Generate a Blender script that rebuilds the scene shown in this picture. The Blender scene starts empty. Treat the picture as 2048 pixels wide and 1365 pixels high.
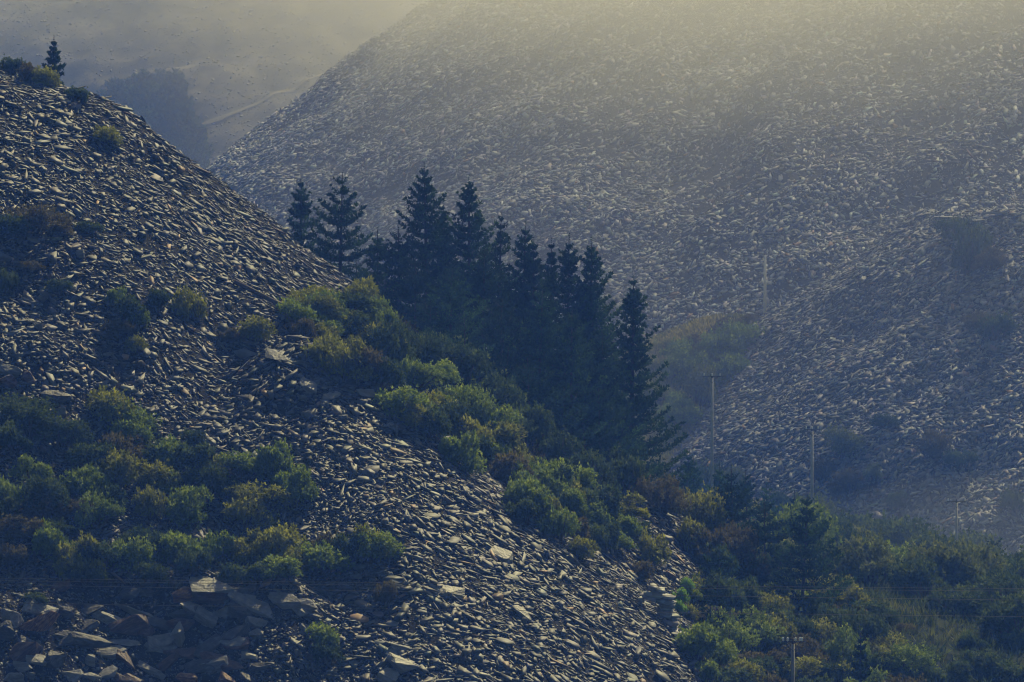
import bpy, bmesh, math, random
import numpy as np
from mathutils import Vector, Matrix, Euler

S = bpy.context.scene
COL = S.collection
RNG = np.random.default_rng(7)
random.seed(7)
K = 12000.0          # focal length in pixels of the 2048 wide photograph

# ------------------------------------------------------------------ camera, world, sun, exposure
cam_d = bpy.data.cameras.new("camera")
cam_d.lens = 36.0 * K / 2048.0
cam_d.sensor_width = 36.0
cam_d.clip_start = 1.0
cam_d.clip_end = 9000.0
cam = bpy.data.objects.new("camera", cam_d)
cam.rotation_euler = (math.radians(90), 0, 0)
COL.objects.link(cam)
S.camera = cam

SUN_EL, SUN_AZ = math.radians(47), math.radians(28)      # azimuth measured from +Y towards +X
SDIR = Vector((math.sin(SUN_AZ) * math.cos(SUN_EL), math.cos(SUN_AZ) * math.cos(SUN_EL), math.sin(SUN_EL)))
W = bpy.data.worlds.new("World"); S.world = W; W.use_nodes = True
nt = W.node_tree
sky = nt.nodes.new("ShaderNodeTexSky"); sky.sky_type = 'NISHITA'; sky.sun_disc = False
sky.sun_elevation = SUN_EL; sky.sun_rotation = SUN_AZ
sky.air_density = 1.0; sky.dust_density = 1.5; sky.ozone_density = 1.0
bg = nt.nodes["Background"]; bg.inputs["Strength"].default_value = 0.05
nt.links.new(sky.outputs[0], bg.inputs[0])
sl = bpy.data.lights.new("sun", 'SUN'); sl.energy = 5.0; sl.angle = math.radians(0.6); sl.color = (1.0, 0.89, 0.55)
sun = bpy.data.objects.new("sun", sl); sun.rotation_euler = SDIR.to_track_quat('Z', 'Y').to_euler(); sun.location = (0, 300, 400)
COL.objects.link(sun)
S.view_settings.view_transform = 'Standard'; S.view_settings.look = 'None'
S.view_settings.exposure = 0.0; S.view_settings.gamma = 1.0
S.render.engine = 'CYCLES'
S.cycles.use_denoising = True
S.cycles.pixel_filter_type = 'BLACKMAN_HARRIS'; S.cycles.filter_width = 1.1
S.cycles.volume_bounces = 3
S.cycles.max_bounces = 6; S.cycles.diffuse_bounces = 2; S.cycles.glossy_bounces = 1
S.cycles.transparent_max_bounces = 8; S.cycles.transmission_bounces = 2
S.cycles.use_adaptive_sampling = False

# ------------------------------------------------------------------ helpers
def px(u, v, y):
    return np.array(((u - 1024.0) / K * y, y, (682.5 - v) / K * y))

def proj(x, y, z):
    return 1024.0 + x / y * K, 682.5 - z / y * K

def _hash(ix, iy, s):
    n = (ix.astype(np.int64) * 374761393 + iy.astype(np.int64) * 668265263 + s * 982451653) & 0x7fffffff
    n = ((n ^ (n >> 13)) * 1274126177) & 0x7fffffff
    n = n ^ (n >> 16)
    return (n & 0xffff) / 65535.0

def noise2(x, y, sc, s=0):
    x = np.asarray(x, float) / sc; y = np.asarray(y, float) / sc
    ix = np.floor(x); iy = np.floor(y); fx = x - ix; fy = y - iy
    fx = fx * fx * (3 - 2 * fx); fy = fy * fy * (3 - 2 * fy)
    a = _hash(ix, iy, s); b = _hash(ix + 1, iy, s); c = _hash(ix, iy + 1, s); d = _hash(ix + 1, iy + 1, s)
    return (a + (b - a) * fx) + ((c + (d - c) * fx) - (a + (b - a) * fx)) * fy - 0.5

def sstep(a, b, x):
    t = np.clip((x - a) / (b - a), 0, 1); return t * t * (3 - 2 * t)

def smax(k, *hs):
    m = hs[0]
    for h in hs[1:]:
        d = np.clip(0.5 + 0.5 * (m - h) / k, 0, 1)
        m = h + (m - h) * d + k * d * (1 - d)
    return m

def cone(x, y, ax, ay, az, s, r=2.0):
    return az - s * (np.sqrt((x - ax) ** 2 + (y - ay) ** 2 + r * r) - r)

# ------------------------------------------------------------------ the lie of the land
def h_ground(x, y):
    g = -23.0 - 0.17 * np.clip(x - 45, -40, 30) - 0.014 * np.clip(y - 560, -60, 220)
    g = -48.0 + (g + 48.0) * sstep(345, 440, y)
    return g + noise2(x, y, 30, 5) * 1.6 + noise2(x, y, 6, 6) * 0.4

A0 = px(-300, -143, 440.0)
def h_A(x, y):
    h = cone(x, y, A0[0], A0[1], A0[2], 0.74, 3.0) - 0.9
    cap = 17.9 - 0.30 * (x + 32.8) - 0.02 * np.abs(y - 440)
    d = np.clip(0.5 + 0.5 * (cap - h) / 1.0, 0, 1)
    return cap + (h - cap) * d - 1.0 * d * (1 - d)

def ray(u, v, h, y0, y1, n=400):
    ys = np.linspace(y0, y1, n)
    d = h((u - 1024.0) / K * ys, ys) - (682.5 - v) / K * ys
    i = np.argmax(d > 0)
    if d[i] <= 0:
        return None
    if i > 0:
        t = d[i - 1] / (d[i - 1] - d[i]); y = ys[i - 1] + (ys[i] - ys[i - 1]) * t
    else:
        y = ys[0]
    p = px(u, v, y); p[2] = h(p[0:1], p[1:2])[0]
    return p

yb = ray(600, 700, h_A, 340, 520)[1]
B0 = px(585, 684, yb - 7.0); B1 = px(790, 1060, yb - 24.0)
def h_B(x, y):
    m = None
    for t in np.linspace(0, 1, 12):
        p = B0 + (B1 - B0) * t
        c = cone(x, y, p[0], p[1], p[2], 0.75, 1.2)
        m = c if m is None else np.maximum(m, c)
    return m

def h_F(x, y):
    f = -15.0 - 0.98 * np.maximum(0, 381 - y) - 0.5 * np.maximum(0, y - 385)
    return f - 0.9 * np.maximum(0, x + 14.0) + noise2(x, y, 4, 21) * 1.2

def h_near(x, y):
    x = np.asarray(x, float); y = np.asarray(y, float)
    a = h_A(x, y) + noise2(x, y, 14, 1) * 1.5 + noise2(x, y, 5, 2) * 1.3 + noise2(x, y, 2.6, 8) * 0.5
    b = h_B(x, y) + noise2(x, y, 7, 3) * 0.8 + noise2(x, y, 3, 9) * 0.5
    h = smax(1.0, a, b, h_F(x, y))
    h = h + noise2(x, y, 1.7, 4) * 0.35
    return smax(1.5, h, h_ground(x, y) - 0.6)

C2 = px(2400, 31, 850.0)
def h_C2(x, y):
    x = np.asarray(x, float); y = np.asarray(y, float)
    h = cone(x, y, C2[0], C2[1], C2[2], 0.765, 4) + noise2(x, y, 16, 11) * 2.6 + noise2(x, y, 6, 12) * 2.0
    cap = 17.3 + noise2(x, y, 9, 13) * 0.8 + (y - 815) * 0.02
    d = np.clip(0.5 + 0.5 * (cap - h) / 0.8, 0, 1)
    h = cap + (h - cap) * d - 0.8 * d * (1 - d)
    w = h - 0.55 * x; q = x + 0.5 * h
    return h + noise2(x, y, 2, 14) * 0.4 + noise2(w * 5, q, 16, 24) * 1.5 + noise2(w * 4, q, 6, 25) * 0.9

C1A = (110.0, 1050.0, 144.0)
def h_C1(x, y):
    x = np.asarray(x, float); y = np.asarray(y, float)
    c = cone(x, y, *C1A, 0.73, 6); w = c - 0.5 * x; q = x + 0.5 * c
    return c + noise2(w * 5, q, 24, 26) * 2.0 + noise2(w * 4, q, 9, 27) * 1.3 + noise2(x, y, 26, 15) * 4.0 + noise2(x, y, 10, 16) * 3.0 + noise2(x, y, 4, 17) * 1.3

M0 = px(1470, 640, 856.0)
def h_M(x, y):
    x = np.asarray(x, float); y = np.asarray(y, float)
    return cone(x, y, M0[0], M0[1], M0[2], 0.5, 7) + noise2(x, y, 6, 18) * 1.2

def h_D(x, y):
    x = np.asarray(x, float); y = np.asarray(y, float)
    return 30 + (y - 1300) * 0.55 + 0.12 * (x + 90) + noise2(x, y, 60, 19) * 6 + noise2(x, y, 17, 20) * 2 + noise2(x, y, 9, 22) * 2.6 + noise2(x, y, 4.0, 23) * 1.7

def h_all(x, y):
    return np.maximum(np.maximum(h_near(x, y), h_ground(x, y)), np.where(y > 640, h_C2(x, y), -99))

def normal_of(h, x, y, e=0.6):
    gx = (h(x + e, y) - h(x - e, y)) / (2 * e); gy = (h(x, y + e) - h(x, y - e)) / (2 * e)
    n = np.stack([-gx, -gy, np.ones_like(gx)], -1)
    return n / np.linalg.norm(n, axis=-1, keepdims=True)

# ------------------------------------------------------------------ materials
def mat(name, rough=0.6, spec=0.4):
    m = bpy.data.materials.new(name); m.use_nodes = True
    b = m.node_tree.nodes["Principled BSDF"]
    b.inputs["Roughness"].default_value = rough
    b.inputs["Specular IOR Level"].default_value = spec
    return m, m.node_tree, b

def ramp(t, stops):
    r = t.nodes.new("ShaderNodeValToRGB")
    e = r.color_ramp.elements
    while len(e) < len(stops): e.new(0.5)
    for el, (p, c) in zip(e, stops):
        el.position = p; el.color = (*c, 1)
    return r

def noise_node(t, scale, detail=4.0, rough=0.6):
    tc = t.nodes.new("ShaderNodeTexCoord"); n = t.nodes.new("ShaderNodeTexNoise")
    n.inputs["Scale"].default_value = scale; n.inputs["Detail"].default_value = detail; n.inputs["Roughness"].default_value = rough
    t.links.new(tc.outputs["Object"], n.inputs["Vector"])
    return n

def noise_mat(name, scale, stops, rough=0.7, spec=0.3, bump=0.0, bscale=None, cleave=1.0):
    m, t, b = mat(name, rough, spec)
    n = noise_node(t, scale); r = ramp(t, stops)
    t.links.new(n.outputs["Fac"], r.inputs[0]); t.links.new(r.outputs[0], b.inputs["Base Color"])
    if bump:
        n2 = noise_node(t, bscale or scale * 3)
        if cleave != 1.0:
            mp = t.nodes.new("ShaderNodeMapping"); mp.inputs["Scale"].default_value = (1, 1, cleave); mp.inputs["Rotation"].default_value = (0.15, 0.2, 0)
            t.links.new(n2.inputs["Vector"].links[0].from_socket, mp.inputs[0]); t.links.new(mp.outputs[0], n2.inputs["Vector"])
            t.links.new(mp.outputs[0], n.inputs["Vector"])
        bp = t.nodes.new("ShaderNodeBump")
        bp.inputs["Strength"].default_value = bump; bp.inputs["Distance"].default_value = 0.1
        t.links.new(n2.outputs["Fac"], bp.inputs["Height"]); t.links.new(bp.outputs[0], b.inputs["Normal"])
    return m

def attr_mat(name, attr, rough=0.5, spec=0.5, translucent=0.0, mottle=0.0, mscale=3.0):
    m, t, b = mat(name, rough, spec)
    a = t.nodes.new("ShaderNodeAttribute"); a.attribute_name = attr
    col = a.outputs["Color"]
    if mottle:
        n = noise_node(t, mscale); mr = t.nodes.new("ShaderNodeMapRange")
        mr.inputs["To Min"].default_value = 1 - mottle; mr.inputs["To Max"].default_value = 1 + mottle
        mr.inputs["From Min"].default_value = 0.3; mr.inputs["From Max"].default_value = 0.7
        t.links.new(n.outputs["Fac"], mr.inputs["Value"])
        mx = t.nodes.new("ShaderNodeVectorMath"); mx.operation = 'SCALE'
        t.links.new(col, mx.inputs[0]); t.links.new(mr.outputs[0], mx.inputs["Scale"]); col = mx.outputs[0]
    t.links.new(col, b.inputs["Base Color"])
    if translucent:
        tr = t.nodes.new("ShaderNodeBsdfTranslucent"); t.links.new(col, tr.inputs["Color"])
        ms = t.nodes.new("ShaderNodeMixShader"); ms.inputs[0].default_value = translucent
        t.links.new(b.outputs[0], ms.inputs[1]); t.links.new(tr.outputs[0], ms.inputs[2])
        t.links.new(ms.outputs[0], t.nodes["Material Output"].inputs["Surface"])
    return m

M_SLATE = attr_mat("split slate", "tint", 0.6, 0.25, mottle=0.25, mscale=2.0)
M_LEAF = attr_mat("leaves", "tint", 0.7, 0.12, translucent=0.45)
M_NEEDLE = attr_mat("pine needles", "tint", 0.85, 0.04, translucent=0.35)
M_RUBBLE = noise_mat("dark slate rubble", 1.2, [(0.3, (0.008, 0.008, 0.009)), (0.7, (0.03, 0.029, 0.028))], 0.9, 0.05, 0.8, 5)
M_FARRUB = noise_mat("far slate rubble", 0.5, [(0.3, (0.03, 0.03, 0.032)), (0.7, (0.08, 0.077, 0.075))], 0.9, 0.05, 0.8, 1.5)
M_SOIL = noise_mat("soil and moss", 0.5, [(0.3, (0.012, 0.014, 0.008)), (0.55, (0.025, 0.035, 0.014)), (0.75, (0.045, 0.055, 0.02))], 0.95, 0.05, 0.5, 3)
M_GRASSY = noise_mat("rough grass", 0.12, [(0.3, (0.06, 0.075, 0.03)), (0.5, (0.12, 0.13, 0.04)), (0.65, (0.26, 0.22, 0.07))], 0.9, 0.2, 0.5, 1.5)
M_HILL = noise_mat("moorland", 0.11, [(0.32, (0.02, 0.02, 0.016)), (0.47, (0.04, 0.037, 0.028)), (0.56, (0.07, 0.062, 0.042)), (0.68, (0.12, 0.11, 0.085))], 0.9, 0.2, 0.8, 0.2)
M_BARK = noise_mat("bark", 3, [(0.3, (0.03, 0.024, 0.02)), (0.7, (0.09, 0.07, 0.055))], 0.9, 0.2, 0.6, 12)
M_STEM = noise_mat("shrub stems", 4, [(0.3, (0.05, 0.04, 0.03)), (0.7, (0.12, 0.10, 0.08))], 0.9, 0.2)
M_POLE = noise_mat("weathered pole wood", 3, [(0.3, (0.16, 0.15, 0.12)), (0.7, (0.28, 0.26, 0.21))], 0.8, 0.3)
M_LITPOLE = noise_mat("pole wood lightened as if lit", 3, [(0.3, (0.36, 0.34, 0.28)), (0.7, (0.5, 0.47, 0.39))], 0.8, 0.3)  # colour raised so posts look sunlit although their front is in shade
M_FARLITPOLE = noise_mat("far pole wood lightened as if lit", 3, [(0.3, (0.58, 0.55, 0.46)), (0.7, (0.74, 0.70, 0.59))], 0.8, 0.3)  # raised further: the far post's backlit front is painted as if lit
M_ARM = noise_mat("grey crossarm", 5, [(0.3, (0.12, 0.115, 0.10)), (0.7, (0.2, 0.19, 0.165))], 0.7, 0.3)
M_IRON = noise_mat("dark iron", 5, [(0.3, (0.02, 0.02, 0.02)), (0.7, (0.05, 0.045, 0.04))], 0.6, 0.4)
M_PORC = noise_mat("cream porcelain", 9, [(0.3, (0.75, 0.72, 0.60)), (0.7, (0.85, 0.82, 0.7))], 0.25, 0.6)
M_WIRE = noise_mat("aluminium wire", 5, [(0.3, (0.07, 0.07, 0.075)), (0.7, (0.13, 0.13, 0.135))], 0.35, 0.6)
M_RUSTPIPE = noise_mat("rusty pipe", 3, [(0.3, (0.05, 0.035, 0.028)), (0.7, (0.13, 0.09, 0.06))], 0.75, 0.3)
M_GREYROCK = noise_mat("grey boulder", 2.2, [(0.25, (0.09, 0.092, 0.095)), (0.5, (0.16, 0.16, 0.155)), (0.75, (0.26, 0.25, 0.22))], 0.6, 0.4, 1.0, 4, 4.0)
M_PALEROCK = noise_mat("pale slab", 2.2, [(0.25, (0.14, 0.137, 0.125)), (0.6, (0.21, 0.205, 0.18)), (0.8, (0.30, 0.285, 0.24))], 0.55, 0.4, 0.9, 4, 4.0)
M_DARKROCK = noise_mat("dark boulder", 2.0, [(0.25, (0.03, 0.03, 0.033)), (0.55, (0.07, 0.068, 0.066)), (0.8, (0.15, 0.14, 0.125))], 0.6, 0.4, 1.0, 4, 4.0)
M_RUSTROCK = noise_mat("rust stained boulder", 2.3, [(0.3, (0.05, 0.03, 0.02)), (0.45, (0.16, 0.075, 0.035)), (0.58, (0.30, 0.15, 0.06)), (0.75, (0.48, 0.33, 0.18))], 0.6, 0.4, 1.0, 4, 4.0)
M_REDROCK = noise_mat("red brown boulder", 2.3, [(0.3, (0.035, 0.025, 0.022)), (0.5, (0.09, 0.05, 0.035)), (0.75, (0.2, 0.12, 0.075))], 0.6, 0.4, 1.0, 4, 4.0)

# ------------------------------------------------------------------ air
def volume_mat(name, color, density, absorb=(1, 1, 1), aniso=0.2):
    m = bpy.data.materials.new(name); m.use_nodes = True
    t = m.node_tree; t.nodes.remove(t.nodes["Principled BSDF"])
    v = t.nodes.new("ShaderNodeVolumePrincipled")
    v.inputs["Color"].default_value = (*color, 1); v.inputs["Density"].default_value = density
    v.inputs["Anisotropy"].default_value = aniso; v.inputs["Absorption Color"].default_value = (*absorb, 1)
    t.links.new(v.outputs[0], t.nodes["Material Output"].inputs["Volume"])
    return m

def raw_mesh(name, verts, faces, material, smooth=False, tint=None):
    """verts (n,3); faces: (m,k) array or list of arrays of several sizes; tint (n,3) point colour"""
    me = bpy.data.meshes.new(name)
    verts = np.asarray(verts, np.float32)
    fl = faces if isinstance(faces, list) else [faces]
    fl = [np.asarray(f, np.int32) for f in fl if len(f)]
    loops = np.concatenate([f.ravel() for f in fl])
    sizes = np.concatenate([np.full(len(f), f.shape[1], np.int32) for f in fl])
    starts = np.concatenate([[0], np.cumsum(sizes)[:-1]]).astype(np.int32)
    me.vertices.add(len(verts)); me.vertices.foreach_set("co", verts.ravel())
    me.loops.add(len(loops)); me.loops.foreach_set("vertex_index", loops.astype(np.int32))
    me.polygons.add(len(sizes)); me.polygons.foreach_set("loop_start", starts)
    me.update(calc_edges=True)
    if smooth:
        me.polygons.foreach_set("use_smooth", np.ones(len(sizes), bool))
    if tint is not None:
        a = me.attributes.new("tint", 'FLOAT_COLOR', 'POINT')
        a.data.foreach_set("color", np.concatenate([np.asarray(tint, np.float32), np.ones((len(verts), 1), np.float32)], 1).ravel())
    me.materials.append(material)
    return me

def link(name, me, parent=None):
    o = bpy.data.objects.new(name, me); COL.objects.link(o)
    if parent is not None: o.parent = parent
    return o

def tag(o, label=None, cat=None, group=None, kind=None):
    if label: o["label"] = label
    if cat: o["category"] = cat
    if group: o["group"] = group
    if cat and not kind: kind = "thing"
    if kind: o["kind"] = kind
    return o

def empty(name, loc, label, cat, group=None, rz=0.0):
    o = bpy.data.objects.new(name, None); o.location = loc; o.rotation_euler = (0, 0, rz); o.empty_display_size = 0.3
    COL.objects.link(o); return tag(o, label, cat, group)

def grid_mesh(name, h, x0, x1, y0, y1, step, material, kind="structure", sty=None):
    xs = np.arange(x0, x1 + step, step); ys = np.arange(y0, y1 + step, sty or step)
    X, Y = np.meshgrid(xs, ys); Z = h(X, Y)
    nx, ny = len(xs), len(ys)
    idx = np.arange(nx * ny).reshape(ny, nx)
    f = np.stack([idx[:-1, :-1], idx[:-1, 1:], idx[1:, 1:], idx[1:, :-1]], -1).reshape(-1, 4)
    o = link(name, raw_mesh(name, np.stack([X, Y, Z], -1).reshape(-1, 3), f, material, True))
    return tag(o, kind=kind)

# ------------------------------------------------------------------ terrain
def ground_sheet():
    xs = np.concatenate([np.linspace(-3000, -150, 20)[:-1], np.arange(-150, 150, 5.0), np.linspace(150, 3000, 20)])
    ys = np.concatenate([np.linspace(-600, 300, 20)[:-1], np.arange(300, 900, 5.0), np.linspace(900, 4500, 25)])
    X, Y = np.meshgrid(xs, ys); Z = h_ground(X, Y); nx, ny = len(xs), len(ys)
    idx = np.arange(nx * ny).reshape(ny, nx)
    f = np.stack([idx[:-1, :-1], idx[:-1, 1:], idx[1:, 1:], idx[1:, :-1]], -1).reshape(-1, 4)
    tag(link("ground", raw_mesh("ground", np.stack([X, Y, Z], -1).reshape(-1, 3), f, M_SOIL, True)), kind="structure")
ground_sheet()
grid_mesh("slate_hill", h_near, -95, 60, 350, 530, 0.6, M_RUBBLE)
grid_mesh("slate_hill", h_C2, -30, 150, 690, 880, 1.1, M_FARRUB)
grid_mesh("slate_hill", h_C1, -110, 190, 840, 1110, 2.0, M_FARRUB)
grid_mesh("hill", h_M, -45, 95, 780, 930, 1.2, M_GRASSY)
grid_mesh("hill", h_D, -220, 130, 1185, 1600, 1.7, M_HILL)

# ------------------------------------------------------------------ loose slate (the countless small pieces)
def slate_tints(n, lo, hi, rust=0.04):
    t = RNG.beta(1.6, 2.6, n)[:, None]
    c = lo + (hi - lo) * t
    c = c * np.array([0.97, 0.985, 0.965]) * (1 + RNG.normal(0, 0.03, (n, 3)))
    pur = RNG.random(n) < 0.15; c[pur] *= np.array([1.05, 0.93, 0.98])
    gr = RNG.random(n) < 0.12; c[gr] *= np.array([0.9, 1.02, 0.95])
    r = RNG.random(n) < rust; c[r] = np.array([0.2, 0.13, 0.08]) * (0.5 + RNG.random((r.sum(), 1)))
    return np.clip(c, 0.01, 0.8)

def chips(P, N, L, aspect, thick, tilt, lo, hi, rust=0.04, sides=5, lift=0.3, rough=False):
    """irregular slabs at P, lying near the plane of normal N; one prism each"""
    n = len(P)
    N = N + RNG.normal(0, 1, (n, 3)) * tilt[:, None]
    N /= np.linalg.norm(N, axis=1, keepdims=True)
    dn = N * N[:, 2:3] - np.array([0, 0, 1.0])
    dn /= np.linalg.norm(dn, axis=1, keepdims=True) + 1e-6
    r = RNG.normal(0, 1, (n, 3)) * 0.8 + dn * RNG.uniform(-0.2, 1.6, (n, 1)); T = r - (r * N).sum(1, keepdims=True) * N
    T /= np.linalg.norm(T, axis=1, keepdims=True); Bv = np.cross(N, T)
    ang = (np.arange(sides) / sides * 2 * np.pi)[None, :] + RNG.uniform(-0.45, 0.45, (n, sides)) + RNG.uniform(0, 6.28, (n, 1))
    rad = RNG.uniform(0.5, 1.15, (n, sides))
    a = np.cos(ang) * rad * (L / 2)[:, None]; b = np.sin(ang) * rad * (L / 2 * aspect)[:, None]
    base = P + N * (L * lift * 0.2)[:, None]
    ring = base[:, None, :] + T[:, None, :] * a[..., None] + Bv[:, None, :] * b[..., None]
    up = ring + N[:, None, :] * (thick / 2)[:, None, None]
    sc = RNG.uniform(0.86, 1.0, (n, sides, 1))
    dn = base[:, None, :] + (ring - base[:, None, :]) * sc - N[:, None, :] * (thick / 2)[:, None, None]
    V = np.concatenate([up, dn], 1).reshape(-1, 3)
    o = (np.arange(n) * 2 * sides)[:, None]
    top = o + np.arange(sides)[None, :]
    bot = o + sides + np.arange(sides)[None, ::-1]
    sd = []
    for k in range(sides):
        k2 = (k + 1) % sides
        sd.append(np.concatenate([o + k, o + sides + k, o + sides + k2, o + k2], 1))
    tint = np.repeat(slate_tints(n, lo, hi, rust), 2 * sides, 0)
    return V, [np.concatenate([top, bot]), np.concatenate(sd)], tint

def inpoly(u, v, poly):
    poly = np.asarray(poly, float); ins = np.zeros(len(u), bool); j = len(poly) - 1
    for i in range(len(poly)):
        a, b = poly[i], poly[j]
        c = ((a[1] > v) != (b[1] > v)) & (u < (b[0] - a[0]) * (v - a[1]) / (b[1] - a[1] + 1e-9) + a[0])
        ins ^= c; j = i
    return ins

WOOD = [(690, 600), (800, 560), (1300, 560), (1420, 900), (1260, 1000), (1130, 1010), (1000, 930), (900, 830), (800, 740), (700, 690)]
GREEN = [(1400, 900), (2300, 900), (2300, 1500), (1415, 1500), (1400, 1300), (1360, 1170), (1430, 1130)]

def scatter(name, h, x0, x1, y0, y1, n, L0, L1, power, lo, hi, asp, thk, tilt, rust, drop=(), margin=90, back=-0.3, patch=9.0, sides=5):
    x = RNG.uniform(x0, x1, n); y = RNG.uniform(y0, y1, n)
    z = h(x, y); u, v = proj(x, y, z)
    k = (u > -margin) & (u < 2048 + margin) & (v > -margin) & (v < 1365 + margin)
    for p in drop: k &= ~inpoly(u, v, p)
    k &= z > h_ground(x, y) - 0.2
    x, y, z = x[k], y[k], z[k]
    N = normal_of(h, x, y)
    k = N[:, 1] < -back
    x, y, z, N = x[k], y[k], z[k], N[k]
    m = len(x)
    # the tip sorts its pieces: coarse patches and fine ones
    coarse = np.clip(0.45 + noise2(x, y, patch, 31) * 1.7 + noise2(x, y, patch / 3, 32) * 1.2 + (0.25 if h is h_near else 0) * (h_B(x, y) > h_A(x, y)), 0, 1)
    L = L0 * (L1 / L0) ** (RNG.random(m) ** (power * (1.7 - 1.1 * coarse)))
    # pieces settle a little flatter than the slope they lie on
    N = N + np.array([0, -0.05, 0.62]) * RNG.random((m, 1)); N /= np.linalg.norm(N, axis=1, keepdims=True)
    V, F, T = chips(np.stack([x, y, z], 1), N, L, RNG.uniform(asp[0], asp[1], m), L * RNG.uniform(thk[0], thk[1], m),
                    RNG.uniform(tilt[0], tilt[1], m), lo, hi, rust, sides)
    o = link(name, raw_mesh(name, V, F, M_SLATE, False, T))
    tag(o, kind="stuff")
    return m

BLOCKS = [(-100, 1175), (560, 1172), (640, 1240), (540, 1300), (560, 1460), (-100, 1460)]
scatter("slate_scree", h_near, -62, 22, 362, 470, 250000, 0.16, 1.0, 1.7, 0.02, 0.165, (0.18, 0.6), (0.03, 0.09), (0.03, 0.29), 0.02, (WOOD, GREEN, BLOCKS), sides=4)
scatter("slate_scree", h_near, -62, 22, 362, 470, 26000, 0.8, 2.2, 2.0, 0.04, 0.19, (0.13, 0.5), (0.025, 0.06), (0.03, 0.22), 0.02, (WOOD, GREEN, BLOCKS), sides=4)
scatter("slate_scree", h_near, -62, 22, 362, 470, 9000, 0.3, 1.0, 1.8, 0.03, 0.17, (0.5, 0.9), (0.25, 0.5), (0.1, 0.5), 0.06, (WOOD, GREEN, BLOCKS))
scatter("slate_scree", h_near, -62, -8, 362, 395, 60000, 0.15, 0.6, 1.7, 0.03, 0.18, (0.3, 0.8), (0.05, 0.2), (0.1, 0.5), 0.04, (WOOD, GREEN))
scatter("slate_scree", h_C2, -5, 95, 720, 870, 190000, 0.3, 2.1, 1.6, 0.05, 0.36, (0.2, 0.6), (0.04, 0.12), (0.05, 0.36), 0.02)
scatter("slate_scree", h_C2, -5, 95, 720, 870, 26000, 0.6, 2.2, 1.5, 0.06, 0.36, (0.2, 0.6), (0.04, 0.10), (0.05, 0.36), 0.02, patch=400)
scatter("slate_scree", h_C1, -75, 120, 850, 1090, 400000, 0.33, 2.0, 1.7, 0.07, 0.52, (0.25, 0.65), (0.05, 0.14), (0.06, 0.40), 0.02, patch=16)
scatter("slate_scree", h_D, -150, 45, 1200, 1480, 40000, 0.4, 1.2, 2.0, 0.03, 0.075, (0.35, 0.8), (0.1, 0.3), (0.1, 0.4), 0.0, patch=30)

# ------------------------------------------------------------------ separate large slabs of slate
def place(u, v, h=None, y0=350, y1=540):
    return ray(u, v, h or h_near, y0, y1)

def slab_mesh(L, asp, thk, sides, material_tint):
    """one split slab: an irregular plate with a stepped, slightly broken rim"""
    a = np.sort(RNG.uniform(0, 2 * np.pi, sides)) * 0.35 + np.arange(sides) / sides * 2 * np.pi * 0.65
    a = a + RNG.uniform(0, 6.28)
    r = RNG.uniform(0.7, 1.08, sides)
    x = np.cos(a) * r * L / 2; y = np.sin(a) * r * L / 2 * asp
    rings = []
    for zz, s in ((thk / 2, 1.0), (0.1 * thk, 1.05), (-0.05 * thk, 0.93), (-thk / 2, 0.9)):
        j = RNG.uniform(0.94, 1.05, sides)
        tl = x * RNG.uniform(-0.02, 0.02)
        rings.append(np.stack([x * s * j, y * s * j, zz + tl], 1))
    V = np.concatenate(rings); n = sides
    F4 = []
    for k in range(3):
        for i in range(n):
            F4.append((k * n + i, (k + 1) * n + i, (k + 1) * n + (i + 1) % n, k * n + (i + 1) % n))
    caps = [tuple(range(n)), tuple(range(4 * n - 1, 3 * n - 1, -1))]
    return raw_mesh("slate_slab", V, [np.array(F4), np.array(caps)], M_SLATE, False, np.repeat(material_tint[None], len(V), 0))

def orient(N, az_jit=1.0, long_dir=None):
    N = Vector(N).normalized()
    t = Vector(long_dir) if long_dir is not None else Vector((random.gauss(0, 1), random.gauss(0, .6), random.gauss(0, .4)))
    t = (t - t.dot(N) * N)
    if t.length < 1e-3: t = N.orthogonal()
    t.normalize(); b = N.cross(t)
    return Matrix((t, b, N)).transposed()

SLABREG = [  # polygon in the photo where big loose slabs show, how many, size range (m), label, group
    ([(120, 190), (430, 400), (560, 500), (690, 610), (560, 600), (440, 560), (250, 420), (90, 280)], 52, 0.7, 1.5,
     "grey slate slab lying loose on the upper flank of the near tip", "loose slabs on the upper flank of the near tip"),
    ([(40, 470), (250, 440), (470, 600), (600, 740), (560, 800), (400, 720), (250, 640), (60, 640)], 40, 0.6, 1.3,
     "dull slate slab among fine rubble in the hollow of the near tip", "loose slabs in the hollow of the near tip"),
    ([(590, 750), (720, 790), (900, 930), (1120, 1110), (1060, 1180), (880, 1080), (720, 960), (620, 860)], 70, 0.7, 1.6,
     "sunlit slate slab lying loose on the rounded ridge of the near tip", "loose slabs on the rounded ridge"),
    ([(700, 1110), (1060, 1180), (1330, 1210), (1390, 1365), (900, 1365), (720, 1290)], 80, 0.7, 1.7,
     "flat slate slab shingled over others on the bottom slope below the wires", "loose slabs on the bottom slope"),
    ([(180, 700), (450, 760), (610, 880), (560, 900), (330, 880), (160, 780)], 22, 0.6, 1.2,
     "small dull slate slab on the shaded rubble above the shrub belt", "loose slabs above the shrub belt"),
    ([(1240, 1040), (1330, 1060), (1410, 1150), (1350, 1180), (1240, 1110)], 14, 0.6, 1.2,
     "narrow slate slab among shrubs beside the pine clump", "loose slabs among the shrubs"),
]
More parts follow.
